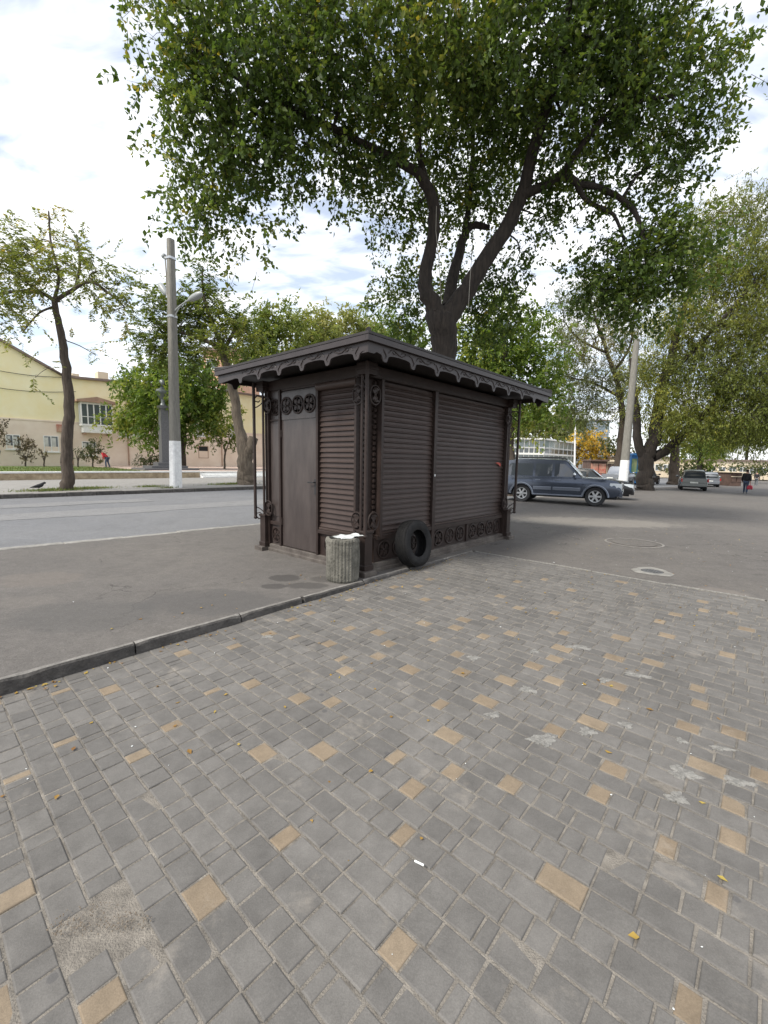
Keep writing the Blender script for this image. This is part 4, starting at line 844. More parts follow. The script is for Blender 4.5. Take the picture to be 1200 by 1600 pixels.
_, n_ = tree('elm_tree', 'large dark-stemmed tree forking low beside the right-hand parked cars', b, [[(1008, 748, Y, .54), (1010, 725, Y, .52), (1012, 705, Y, .52)], [(1006, 715, Y, .34), (996, 690, Y, .30), (995, 650, Y, .26), (990, 600, Y, .18), (985, 560, Y, .1)], [(1012, 710, Y, .45), (1024, 675, Y, .42), (1030, 630, Y, .36), (1045, 570, Y, .28), (1070, 480, Y, .2), (1095, 400, Y, .1)], [(1020, 715, Y, .36), (1045, 700, Y, .32), (1075, 672, Y - 1, .26), (1120, 630, Y - 2, .18), (1180, 590, Y - 3, .1)], [(1040, 590, Y, .2), (1110, 520, Y - 1, .14), (1180, 440, Y - 2, .08)]],
     [(1100, 350, 46, Y, .6), (1150, 340, 50, Y, .6), (1200, 340, 60, Y, .6), (1110, 430, 58, Y, .8), (1170, 420, 64, Y - 1, .8), (1240, 430, 80, Y - 1, .8), (1070, 500, 50, Y, .9), (1130, 510, 62, Y - 1, .9), (1195, 510, 66, Y - 2, 1), (1060, 570, 52, Y), (1120, 590, 60, Y - 2), (1185, 590, 62, Y - 3, 1.1), (1040, 620, 36, Y - 1), (1090, 640, 46, Y - 2, 1.1), (1150, 646, 44, Y - 3, 1.2), (1205, 648, 46, Y - 4, 1.2), (1260, 600, 80, Y - 3), (1120, 676, 22, Y - 2, 1.2), (1180, 682, 20, Y - 4, 1.2), (1020, 560, 30, Y, .7), (1075, 670, 22, Y - 2), (1000, 610, 26, Y, .8)],
     M['bark_dark'], M['leaf_willow'], 33, 'trees beyond the kiosk', stems=True, twig_r=.010, dens=33, tl=1.35, nl=22, clump=.6, cs=1.6, droop=.75, L=.20, asp=.34, shell=2.2); NL['elm'] = n_
for i, (lab, u, v, r_, bl, lf) in enumerate((
    ('straight thick trunk just left of the silver crossover', 1052, 757, .52, [(1040, 660, 30, 0), (1070, 650, 34, -1), (1050, 690, 20, 1)], 'leaf_willow'),
    ('tree whose trunk stands behind the silver crossover', 1092, 752, .34, [(1090, 680, 26, 0), (1110, 660, 30, 0), (1080, 700, 18, 1), (1105, 715, 16, -1)], 'leaf_bright'),
    ('tree farther up the street, behind the walking people', 1165, 748, .40, [(1150, 672, 28, 0), (1185, 672, 28, 0), (1215, 680, 28, 0), (1140, 690, 16, 0)], 'leaf_willow'),
    ('distant tree between the low brown stall and the crossover', 1128, 744, .4, [(1125, 690, 24, 0), (1105, 700, 22, 0), (1140, 680, 22, 4), (1122, 715, 14, 0)], 'leaf_bright'))):
    b = gs(u, v); Y = b.y
    tree('street_tree', lab, b, [[(u, v - 15, Y, r_), (u + 2, v - 40, Y, r_ * .9), (u + 3, v - 80, Y, r_ * .7)]], [(p, q_, c, Y + d) for p, q_, c, d in bl], M['bark_dark' if i else 'bark'], M[lf], 40 + i, 'trees along the forecourt', dens=16, tl=1.3, nl=16, droop=.6, L=.36, asp=.42)
for i, (lab, u, Y, bl, lf, L_) in enumerate((
    ('golden yellow autumn tree beside the glass pavilion', 925, 100, [(905, 690, 16), (925, 685, 18), (940, 700, 18), (915, 708, 18), (950, 712, 12), (930, 720, 12)], 'leaf_yellow', .6),
    ('olive tree crown rising behind the left half of the glass pavilion', 830, 110, [(805, 660, 20), (830, 645, 24), (850, 665, 22), (820, 680, 18)], 'leaf_grey', .8),
    ('olive tree crown rising behind the right half of the glass pavilion', 880, 112, [(870, 655, 22), (890, 670, 18), (865, 680, 16), (900, 655, 16)], 'leaf_pale', .8),
    ('dark bushy tree right of the yellow one', 970, 90, [(955, 690, 14), (970, 700, 16), (960, 715, 14), (980, 715, 14)], 'leaf_shrub', .6))):
    tree('background_tree', lab, low(u, Y, -.3), [[(u, 725, Y, .35), (u, 705, Y, .25)]], [(a, b_, c, Y) for a, b_, c in bl], M['bark'], M[lf], 50 + i, 'trees around the pavilion', dens=5, tl=2.0, nl=13, droop=.3, L=L_, asp=.55)
Y = 70
tree('hedge', 'long dark green hedge closing the street beyond the parked crossover', low(1170, Y, -1.2), [[(1170, 748, Y, .1), (1170, 735, Y, .06)]], [(u, 733 + 3 * math.sin(u * .3), 9 + 3 * math.sin(u), Y + 3 * math.sin(u * .7)) for u in range(1040, 1300, 12)], M['bark'], M['leaf_shrub'], 71, cat='hedge', branchlets=False, dens=22, tl=.8, nl=10, droop=.1, L=.34, asp=.55)
# shrubs in the raised garden
for i, (lab, u, Y, bl, lf, dn) in enumerate((
    ('dry brown twiggy bush in the garden between two ground floor windows', 40, 39, [(40, 705, 12), (34, 694, 9), (46, 694, 9), (40, 715, 8)], 'leaf_dry', 30),
    ('leafy green bush in front of the balcony window', 145, 40, [(140, 706, 11), (152, 708, 10), (146, 696, 9), (134, 714, 8), (158, 716, 8)], 'leaf_shrub', 34),
    ('low dark spreading bush at the foot of the monument', 235, 38, [(218, 721, 9), (235, 719, 10), (250, 722, 9), (228, 726, 7), (244, 727, 7)], 'leaf_shrub', 36),
    ('bare reddish bush cut by the left edge of the picture', -4, 38, [(-2, 668, 12), (4, 680, 9), (-8, 690, 12)], 'leaf_dry', 26),
    ('little dry plant on the lawn left of the leaning tree', 69, 39, [(69, 716, 5), (66, 710, 4), (72, 708, 4)], 'leaf_dry', 30),
    ('weedy plant at the corner right of the dry bush', 122, 40, [(122, 716, 5), (128, 708, 6)], 'leaf_shrub', 30))):
    tree('garden_shrub', lab, park_base(u, Y), [[(u, 722, Y, .06), (u, 712, Y, .04)], [(u, 722, Y, .04), (u - 5, 705, Y, .02)], [(u, 722, Y, .04), (u + 5, 704, Y, .02)]], [(a, b_, c, Y) for a, b_, c in bl], M['bark'], M[lf], 60 + i, 'shrubs in the raised garden', cat='shrub', stems=True, twig_r=.012, dens=dn * 2.6, tl=.45, nl=9, droop=-.2, L=.19, asp=.5)

# ================================================================ raised garden, low wall, steps, houses across the road
WN = gp(150, 748.5, .10).dot(RN); E0 = -40.
def on_plane(u, v, n):
    d = ray(u, v); t = (n - CAM.dot(RN)) / d.dot(RN); p = CAM + d * t; return p.dot(RE), p.z
we = on_plane(312, 735, WN)[0]; WZ = on_plane(150, 736.5, WN)[1]; PKZ = WZ - .06
def rbox(mb, e0, e1, n0, n1, z0, z1, bev=0.):
    M_ = Matrix.Rotation(RYAW, 4, 'Z'); return mb.box(e0, e1, n0, n1, z0, z1, bev, M=M_)
ST_E = we + 9.5
sheet('lawn', [[RD(e, n, PKZ) for n in (WN + .30, 42, 50, 70)] for e in lin(E0, we - 3.2, 6)], M['grass'])
sheet('plaza', [[RD(e, n, PKZ) for n in (WN + .32, 42, 50, 70)] for e in lin(we - 3.2, we + 30, 4)], M['plaza_paving'])
gw = empty('garden_wall', RD(we - 4, WN), 0, 'low rubble stone wall with white coping along the raised garden', 'wall')
def child_world(o, parent): o.parent = parent; o.matrix_parent_inverse = Matrix.Translation(-parent.location); return o
def lb(root, name, e0, e1, n0, n1, z0, z1, m, bev=0.): return child_world(rbox(MB(), e0, e1, n0, n1, z0, z1, bev).build(name, m), root)
lb(gw, 'stonework', E0, we, WN, WN + .30, 0, WZ - .10, M['wall_stone'])
e = E0
while e < we - .1: lb(gw, 'coping', e + .01, min(e + 1.5, we + .03) - .01, WN - .05, WN + .36, WZ - .10, WZ, M['cap_white'], .01); e += 1.5
lb(gw, 'stonework', we - .30, we - .001, WN + .301, WN + 2.0, 0, WZ - .10, M['wall_stone'])
stp = empty('garden_steps', RD(we + 3, WN), 0, 'three wide pale steps leading up to the paved garden', 'steps')
for k in range(4): lb(stp, 'step', we + .002, ST_E, WN + .34 * k - 1.0 + .40, WN + .34 * (k + 1) + .40 - 1.0 + (0 if k < 3 else .3), 0, .10 + (PKZ + .01 - .10) * (k + 1) / 4, M['cap_white'], .012)
# grass at the foot of the street trees and the lamp pole
rg = np.random.default_rng(77)
def tuft(u, v, a, b, n, z=.10, hgt=.10):
    c = gp(u, v, z); ang = RYAW; x = rg.normal(size=n) * a * .45; y = rg.normal(size=n) * b * .45
    P = np.stack([c.x + x * math.cos(ang) - y * math.sin(ang), c.y + x * math.sin(ang) + y * math.cos(ang), np.full(n, z)], 1)
    return P
P = np.concatenate([tuft(82, 767, 1.3, .5, 900), tuft(130, 764, 1.3, .5, 900), tuft(232, 761, .7, .4, 300), tuft(362, 757, 1.4, .5, 800), tuft(262, 763, .4, .2, 120)])
D = unit(rg.normal(size=P.shape) * .55 + np.array([0, 0, 1.])); S = unit(np.cross(D, rg.normal(size=P.shape)))
tag(place('grass_tufts', leaf_mesh('grass_tufts', P, D, S, rg.uniform(.06, .17, len(P)), rg.uniform(.012, .03, len(P)), rg.random(len(P)), M['grass_blade'])), 'short grass growing at the foot of the street trees', 'grass', kind='stuff')
P = np.stack([rg.uniform(0, 1, 9000), rg.uniform(0, 1, 9000), np.zeros(9000)], 1)
pe = we - 3.2 - P[:, 0] ** 1.2 * 22; pn = WN + .4 + P[:, 1] * 12
P = np.stack([RE.x * pe + RN.x * pn, RE.y * pe + RN.y * pn, np.full(9000, PKZ)], 1); D = unit(rg.normal(size=P.shape) * .5 + np.array([0, 0, 1.])); S = unit(np.cross(D, rg.normal(size=P.shape)))
tag(place('lawn_grass', leaf_mesh('lawn_grass', P, D, S, rg.uniform(.05, .16, 9000), rg.uniform(.02, .05, 9000), rg.random(9000), M['grass_blade'])), 'green lawn grass behind the low stone wall', 'grass', kind='stuff')

# ---- yellow house
BN = gp(150, 728.5, PKZ).dot(RN)
def fp(u, v, dn=0.):
    e_, z_ = on_plane(u, v, BN); return e_, z_
hr = fp(120, 728); house = empty('yellow_house', RD(hr[0], BN, PKZ), RYAW, 'old two-storey house, yellow above and pinkish below, with white boxed balcony', 'house')
def loc_(e_, n_, z_): return (e_ - hr[0], n_ - BN, z_ - PKZ)
def hb(name, e0, e1, n0, n1, z0, z1, m, parent=house, bev=0., o=hr): 
    return MB().box(e0 - o[0], e1 - o[0], n0, n1, z0 - PKZ, z1 - PKZ, bev).build(name, m, parent)
zb = fp(60, 658)[1]; eL = fp(-120, 650)[0]; eR = fp(418, 650)[0]
hb('wall', eL, eR, 0, 9.0, PKZ - .3, zb, M['plaster_pink'])
hb('plinth', eL, eR, -.06, -.002, PKZ - .3, fp(250, 690)[1] - .9, M['plaster_pink'])
out_px = [(-120, 455), (-40, 508), (5, 536), (95, 587), (118, 592), (185, 598), (345, 612), (418, 622)]
op = [fp(u, v) for u, v in out_px]; poly = [(eL - hr[0], zb - PKZ + .002)] + [(e_ - hr[0], z_ - PKZ) for e_, z_ in op] + [(eR - hr[0], zb - PKZ + .002)]
poly[1] = (eL - hr[0], poly[1][1]); poly[-2] = (eR - hr[0], poly[-2][1])
MB().prism(poly, .06, 8.9, lambda a, b, d: (a, d, b)).build('wall', M['plaster_yellow'], house)
hb('string_course', eL, eR, -.05, .055, zb + .003, zb + .14, M['plaster_pink'])
mb = MB(); pr = [(e_ - hr[0], z_ - PKZ) for e_, z_ in op]
for a, b in zip(pr[:-1], pr[1:]):
    mb.prism([(a[0], a[1] + .003), (b[0], b[1] + .003), (b[0], b[1] + .22), (a[0], a[1] + .22)], -.30, 9.2, lambda x, z, d: (x, d, z))
mb.build('roof', M['roof_sheet'], house)
for u0, u1, v0, v1 in ((159, 174, 580, 604), (118, 128, 582, 596)):
    a, b = fp(u0, v1), fp(u1, v0); hb('chimney', a[0], b[0], 1.2, 2.4, a[1] - .3, b[1], M['plaster_beige'])
def window(parent, o, u0, v0, u1, v1, cols, m_frame, n=0., bars=True, dark=False, cross=0., fpn=None, sill=True):
    f_ = fpn or fp; a, b = f_(u0, v1), f_(u1, v0); e0, e1, z0, z1 = a[0] - o[0], b[0] - o[0], (f_(u0, v1)[1] + f_(u1, v1)[1]) / 2 - PKZ, (f_(u0, v0)[1] + f_(u1, v0)[1]) / 2 - PKZ; t = .07
    fr = MB(); fr.box(e0, e0 + t, n - .05, n + .05, z0, z1); fr.box(e1 - t, e1, n - .05, n + .05, z0, z1); fr.box(e0 + t, e1 - t, n - .05, n + .05, z1 - t, z1); fr.box(e0 + t, e1 - t, n - .05, n + .05, z0, z0 + t)
    for k in range(1, cols): x = e0 + (e1 - e0) * k / cols; fr.box(x - .04, x + .04, n - .045, n + .045, z0 + t, z1 - t)
    w_ = fr.build('window', m_frame, parent)
    for k in range(cols):
        x0, x1 = e0 + (e1 - e0) * k / cols + .04, e0 + (e1 - e0) * (k + 1) / cols - .04
        MB().box(x0, x1, n - .012, n + .012, z0 + t, z1 - t).build('pane', M['dark'] if dark else M['window_glass'], w_)
        if not dark: MB().box(x0 + .02, x1 - (x1 - x0) * .35, n - .022, n - .016, z0 + t, z1 - t - .1).build('curtain', M['curtain'], w_)
        if cross: MB().box(x0, x1, n - .035, n + .02, z0 + (z1 - z0) * cross - .02, z0 + (z1 - z0) * cross + .02).build('glazing_bar', m_frame, w_)
    if sill: MB().box(e0 - .12, e1 + .12, n - .16, n - .055, z0 - .09, z0 - .01).build('sill', M['frame_white'], w_)
    return w_
FWH = M['frame_white']
window(house, hr, 10, 679, 31, 702, 2, FWH, -.03); window(house, hr, 69, 681, 91, 706, 2, FWH, -.03); window(house, hr, 129, 690, 150, 712, 2, FWH, -.03)
window(house, hr, 306, 663, 325, 682, 2, FWH, -.03); window(house, hr, 310, 697, 325, 716, 1, M['trim_brown'], -.03, dark=True, sill=False)
window(house, hr, 248, 664, 262, 682, 2, FWH, -.03); window(house, hr, 186, 664, 200, 682, 2, FWH, -.03); window(house, hr, 208, 664, 222, 682, 2, FWH, -.03); window(house, hr, 360, 664, 378, 684, 2, FWH, -.03); window(house, hr, -45, 684, -25, 706, 2, FWH, -.03)
window(house, hr, 249, 697, 256, 709, 1, M['trim_brown'], -.03, dark=True, sill=False)
a = fp(93, 669); hb('meter_box', a[0] - .25, a[0] + .25, -.22, -.002, a[1] - .35, a[1] + .35, M['stall_red'])
# boxed balcony
a, b = fp(124, 678), fp(171, 634); e0, e1 = a[0] - hr[0], b[0] - hr[0]; zz = lambda v: fp(147, v)[1] - PKZ; BD = -1.1
bal = MB().box(e0, e1, BD, -.002, zz(667), zz(664)).box(e0 + .15, e1 - .15, BD + .06, -.002, zz(677), zz(667) - .002).build('balcony', M['frame_white'], house)
MB().box(e0 + .05, e1 - .05, BD + .02, -.002, zz(634), zz(631)).build('fascia', M['frame_white'], bal)
mb = MB(); em = (e0 + e1) / 2; mb.prism([(e0 - .3, zz(631) + .003), (e1 + .3, zz(631) + .003), (e1 + .3, zz(628)), (em, zz(622)), (e0 - .3, zz(628))], BD - .25, -.002, lambda x, z, d: (x, d, z)); mb.build('canopy', M['trim_brown'], bal)
for k in range(6): x = e0 + .06 + (e1 - e0 - .12) * k / 5; MB().box(x - .05, x + .05, BD, BD + .08, zz(664) + .002, zz(634) - .002).build('post', FWH, bal)
for k in range(5):
    x0, x1 = e0 + .115 + (e1 - e0 - .12) * k / 5, e0 + .005 + (e1 - e0 - .12) * (k + 1) / 5
    MB().box(x0, x1, BD + .03, BD + .045, zz(664) + .002, zz(634) - .002).build('pane', M['window_glass'], bal)
    MB().box(x0, x1, BD + .01, BD + .055, zz(653) - .03, zz(653) + .03).build('glazing_bar', FWH, bal)
    if k != 3: MB().box(x0 + .05, x1 - .1, BD + .07, BD + .075, zz(664) + .1, zz(636)).build('curtain', M['curtain'], bal)
for s_ in (e0, e1 - .08):
    for yy in (BD + .45, BD + .85): MB().box(s_, s_ + .08, yy - .04, yy + .04, zz(664) + .002, zz(634) - .002).build('post', FWH, bal)
for x in (e0 + .25, e1 - .4): MB().box(x, x + .16, BD + .2, -.002, zz(680), zz(677) - .002).build('bracket', M['trim_brown'], bal)
for u in (112, 200, 346):
    a = fp(u, 700); x = a[0] - hr[0]; MB().tube([(x, -.12, 0.1), (x, -.12, fp(u, 610)[1] - PKZ)], .06, 8).build('downpipe', M['trim_brown'], house)
for v0, v1 in ((574, 590), (602, 612)):
    a, b = fp(-30, v0), fp(118, v1); pts = [(a[0] + (b[0] - a[0]) * t - hr[0], -.08, a[1] + (b[1] - a[1]) * t - .25 * math.sin(math.pi * t) - PKZ) for t in lin(0, 1, 9)]; MB().tube(pts, .025, 5).build('cable', M['trim_black'], house)
# ---- taller reddish house farther back, between the trees
def far_house(name, label, u0, u1, v_top, Y, m, rows, cols, vb=715, depth=12, cat='house', roofm='roof_sheet', group=None, wz=1.5):
    a, b = at(u0, 720, Y), at(u1, 720, Y); zt = at((u0 + u1) / 2, v_top, Y).z; z0 = -1.
    root = empty(name, (a.x, a.y, z0), 0, label, cat, group); W_ = b.x - a.x; H_ = zt - z0
    MB().box(0, W_, 0, depth, 0, H_).build('wall', m, root); MB().box(-.3, W_ + .3, -.3, depth + .3, H_ + .003, H_ + .4).build('roof', M[roofm], root)
    for r_ in range(rows):
        for c_ in range(cols):
            x = W_ * (c_ + .5) / cols; z = H_ - 1.2 - wz - (H_ - 2) / rows * r_
            w_ = MB().box(x - .75, x + .75, -.06, -.002, z, z + wz).build('window', FWH, root)
            for s_ in (-.37, .37): MB().box(x + s_ - .29, x + s_ + .29, -.075, -.064, z + .12, z + wz - .12).build('pane', M['window_glass'], w_)
    return root
far_house('apartment_house', 'tall reddish house half hidden behind the crooked street tree', 322, 372, 548, 66, M['plaster_red'], 4, 2, cat='house')
far_house('apartment_block', 'distant bluish tower block above the yellow tree', 921, 948, 657, 230, M['hill_blue'], 6, 3, depth=20, cat='building')
far_house('brick_house', 'orange-red house glimpsed behind the right end of the kiosk', 775, 818, 640, 120, M['plaster_red'], 3, 4, depth=14)
far_house('low_house', 'long pale low house beyond the trees at the right-hand end of the street', 1105, 1300, 722, 95, M['plaster_beige'], 1, 12, depth=10, wz=1.3)
far_house('low_house', 'pale low house seen between the forked tree and the silver crossover', 985, 1062, 716, 90, M['stall_cream'], 1, 6, depth=10, wz=1.3)

# ---- glass pavilion
Yp = 85; C0, C1, C2 = at(848.5, 727, Yp), at(929, 727, 112), at(778, 727, Yp)
zt = at(848.5, 685, Yp).z; zf = at(848.5, 708, Yp).z; zg = -1.2
pav2 = empty('glass_pavilion', (C0.x, C0.y, zg), 0, 'low two-storey pavilion with white frames and glass walls beyond the road', 'pavilion')
def pv(p): return Vector((p.x - C0.x, p.y - C0.y, 0))
back = Vector((3, 20, 0)); foot = [pv(C2), pv(C0), pv(C1), pv(C1) + back, pv(C2) + back]
def slab(name, z0, z1, grow, m, parent=pav2):
    c = sum(foot, Vector()) / 5; ps = [p + (p - c).normalized() * grow for p in foot]; mb = MB(); n = 5
    mb.add([(p.x, p.y, z0) for p in ps] + [(p.x, p.y, z1) for p in ps], [tuple(range(n - 1, -1, -1)), tuple(range(n, 2 * n))] + [(i, (i + 1) % n, n + (i + 1) % n, n + i) for i in range(n)]); return mb.build(name, m, parent)
H_ = zt - zg; HF = zf - zg
slab('roof', H_ - .28, H_, 1.2, FWH); slab('floor_band', HF - .35, HF, .5, FWH); slab('core', 0, H_ - .3, -2.5, M['plaster_beige']); slab('base', 0, .4, .3, M['concrete'])
for p, q_, cols in ((pv(C2), pv(C0), 9), (pv(C0), pv(C1), 13)):
    d = (q_ - p); L_ = d.length; d.normalize(); Mx = Matrix.Translation(p) @ Matrix.Rotation(math.atan2(d.y, d.x), 4, 'Z')
    for lo_, hi_ in ((.4, HF - .352), (HF + .002, H_ - .282)):
        for c_ in range(cols):
            x0, x1 = L_ * c_ / cols, L_ * (c_ + 1) / cols
            MB().box(x0 - .07, x0 + .07, -.09, .09, lo_, hi_, M=Mx).build('mullion', FWH, pav2)
            pn = MB().box(x0 + .07, x1 - .07, -.02, .02, lo_ + 1.0, hi_, M=Mx).build('pane', M['pavilion_glass'], pav2)
            MB().box(x0 + .07, x1 - .07, -.03, .03, lo_, lo_ + .9, M=Mx).build('lower_pane', M['window_glass'], pav2)
            MB().box(x0 + .07, x1 - .07, -.06, .06, lo_ + .9, lo_ + .99, M=Mx).build('rail', FWH, pav2)
        MB().box(L_ - .07, L_ + .07, -.09, .09, lo_, hi_, M=Mx).build('mullion', FWH, pav2)
        if lo_ > 1: MB().tube([Mx @ Vector((0, -.5, lo_ + 1.05)), Mx @ Vector((L_, -.5, lo_ + 1.05))], .05, 6).build('railing', FWH, pav2)

# ---- monument
mp = at(258, 716, 36.5); mp.z = PKZ
mon = empty('monument', mp, RYAW, 'bronze bust on a tall dark granite pillar with stepped base', 'monument')
for k, (hw, z0, z1) in enumerate(((2.1, 0, .16), (1.4, .163, .34), (.75, .343, .62))): MB().box(-hw, hw, -hw * .8, hw * .8, z0, z1, .02).build('base_step', M['granite'], mon)
zt_ = at(258, 634, 36.5).z - PKZ
MB().add([(sx_ * w_, sy_ * w_, z) for z, w_ in ((.622, .36), (zt_ - .25, .28), (zt_ - .25, .36), (zt_, .36)) for sx_, sy_ in ((-1, -1), (1, -1), (1, 1), (-1, 1))], [(3, 2, 1, 0), (12, 13, 14, 15)] + [(k + i, k + (i + 1) % 4, k + 4 + (i + 1) % 4, k + 4 + i) for k in (0, 4, 8) for i in range(4)]).build('pillar', M['granite'], mon)
mb = MB(); mb.lathe([(.26, zt_ + .002), (.22, zt_ + .12), (.16, zt_ + .25), (.20, zt_ + .55)], 14); 
prof = [(.20, zt_ + .5), (.30, zt_ + .75), (.44, zt_ + 1.0), (.46, zt_ + 1.15), (.36, zt_ + 1.28), (.15, zt_ + 1.38), (.13, zt_ + 1.5)]
mb.lathe(prof, 16, M=Matrix.Diagonal((1.25, .75, 1, 1))); mb.ball((0, -.03, zt_ + 1.78), .25, 12, 9, (.82, .95, 1.2)); mb.ball((0, -.27, zt_ + 1.74), .05, 6, 5, (.7, 1, 1.3)); mb.ball((0, .04, zt_ + 1.92), .24, 10, 7, (.9, 1, .8)); mb.build('bust', M['bronze'], mon, smooth=True, fix=False)

# ---- poles
pb = gp(275, 762, .10); Yq = pb.y; ptop = at(266.5, 374, Yq)
pole = empty('lamp_pole', pb, RYAW + .3, 'tall square concrete lamp pole with whitewashed foot and two street lamps', 'lamp pole')
hh = ptop.z - .10; lean = Vector((ptop.x - pb.x, 0, 0)); iv = Matrix.Rotation(-(RYAW + .3), 4, 'Z'); lean = iv @ lean
def pseg(z0, z1, o_=0.):
    vs_ = []
    for z in (z0, z1):
        w_ = (.24 - .085 * z / hh) + o_; d_ = (.19 - .06 * z / hh) + o_; c_ = .05; l_ = lean * (z / hh)
        for x, y in ((-w_ + c_, -d_), (w_ - c_, -d_), (w_, -d_ + c_), (w_, d_ - c_), (w_ - c_, d_), (-w_ + c_, d_), (-w_, d_ - c_), (-w_, -d_ + c_)): vs_.append((x + l_.x, y + l_.y, z))
    return MB().add(vs_, [tuple(range(7, -1, -1)), tuple(range(8, 16))] + [(i, (i + 1) % 8, 8 + (i + 1) % 8, 8 + i) for i in range(8)])
zw = at(275, 689, Yq).z - .10
pseg(zw + .002, hh).build('shaft', M['pole_concrete'], pole); pseg(-.1, zw, .006).build('whitewash', M['whitewash'], pole)
def pl(u, v, dY=0.): return iv @ (at(u, v, Yq + dY) - pb)
MB().tube([pl(272, 487), pl(280, 479, -.25), pl(291, 471, -.5), pl(296, 468, -.6)], [.045, .04, .035, .035], 8).tube([pl(271, 499), pl(274, 492, -.1), pl(282, 478, -.27)], .025, 6).build('lamp_arm', M['lamp_shell'], pole, smooth=True)
def lamp(p0, p1, r_):
    d = (p1 - p0); mb = MB(); ts = (0, .06, .2, .45, .7, .9, 1); rr_ = (.35, .6, .8, 1., 1., .75, .15)
    mb.tube([p0 + d * t for t in ts], [r_ * k for k in rr_], 12); return mb.build('lamp_head', M['lamp_shell'], pole, smooth=True)
lamp(pl(295, 469, -.55), pl(316, 458, -1.0), .15)
MB().tube([pl(269, 478), pl(264, 468, .35), pl(260, 460, .5)], .035, 8).build('lamp_arm', M['lamp_shell'], pole, smooth=True)
lamp(pl(261, 461, .5), pl(249, 443, .8), .16)
MB().tube([pl(262, 404), pl(256, 402, .1)], [.06, .06], 8).ball(pl(256, 400, .1), .12, 8, 6, (1, 1, 1)).build('insulator', M['lamp_shell'], pole, smooth=True)
MB().tube([pl(258, 404, .1), pl(260, 430, .1), pl(261, 460, .2), pl(264, 475, .1)], .03, 5).build('cable', M['wire'], pole)
for v in (495, 404): z = at(268, v, Yq).z - .1; pseg(z - .05, z + .05, .02).build('clamp_band', M['steel'], pole)
rb = gs(972, 767); Yr = rb.y
p2 = empty('utility_pole', rb, 0, 'round light concrete pole with whitewashed foot beside the black car', 'pole')
topr = at(995, 530, Yr) - rb; zr_ = at(972, 719, Yr).z - rb.z
MB().tube([topr * (zr_ / topr.z) + Vector((0, 0, .002)), topr], [.27, .18], 16).build('shaft', M['pole_concrete'], p2, smooth=True); MB().tube([(0, 0, -.1), topr * (zr_ / topr.z)], [.31, .28], 16).build('whitewash', M['whitewash'], p2, smooth=True)
for (u, v0, v1, Y, r_, lab) in ((898, 664, 740, 60, .14, 'thin light post standing in front of the glass pavilion'), (967, 707, 745, 55, .14, 'short white post left of the whitewashed pole')):
    b0 = at(u, v1, Y); b0.z = -.5; tag(MB().tube([b0, at(u + (1 if v0 < 700 else 0), v0, Y)], [r_, r_ * .7], 10).ball(at(u + (1 if v0 < 700 else 0), v0, Y), r_ * .9, 8, 5).build('street_post', M['whitewash'], smooth=True), lab, 'post')

# ================================================================ VEHICLES
def interp(tb, x):
    for (a, va), (b, vb) in zip(tb[:-1], tb[1:]):
        if x <= b: return va + (vb - va) * max(0, min(1, (x - a) / (b - a)))
    return tb[-1][1]
def wheel(root, x, y, r_, side, w_=.24):
    M_ = Matrix.Translation((x, y, r_)) @ Matrix.Rotation(math.pi / 2 * (-1 if side > 0 else 1), 4, 'X'); h = w_ / 2; ri = r_ * .62
    hub = MB().lathe([(0, -h * .2), (ri * .95, -h * .2), (ri * .95, -h * .1), (0, -h * .1)], 20, M_).build('wheel', M['dark'], root)
    MB().lathe([(ri, -h * .8), (r_ * .93, -h), (r_, -h * .7), (r_, h * .7), (r_ * .93, h), (ri, h * .8)], 30, M_, closed=True).build('tyre', M['rubber_clean'], hub, smooth=True)
    rim = MB(); rim.lathe([(ri, h * .2), (ri, h * .82), (ri * .9, h * .8), (ri * .88, h * .2)], 30, M_, closed=True)
    for k in range(6):
        a = 2 * math.pi * k / 6; c, s = math.cos(a), math.sin(a); pts = [(.12 * ri, -.14 * ri), (.90 * ri, -.16 * ri), (.90 * ri, .16 * ri), (.12 * ri, .14 * ri)]
        rim.prism([(p * c - q_ * s, p * s + q_ * c) for p, q_ in pts], h * .35, h * .68, lambda a_, b_, d: M_ @ Vector((a_, b_, d)))
    rim.lathe([(0, h * .3), (ri * .26, h * .3), (ri * .24, h * .78), (0, h * .8)], 14, M_); rim.build('rim', M['alloy'], hub)
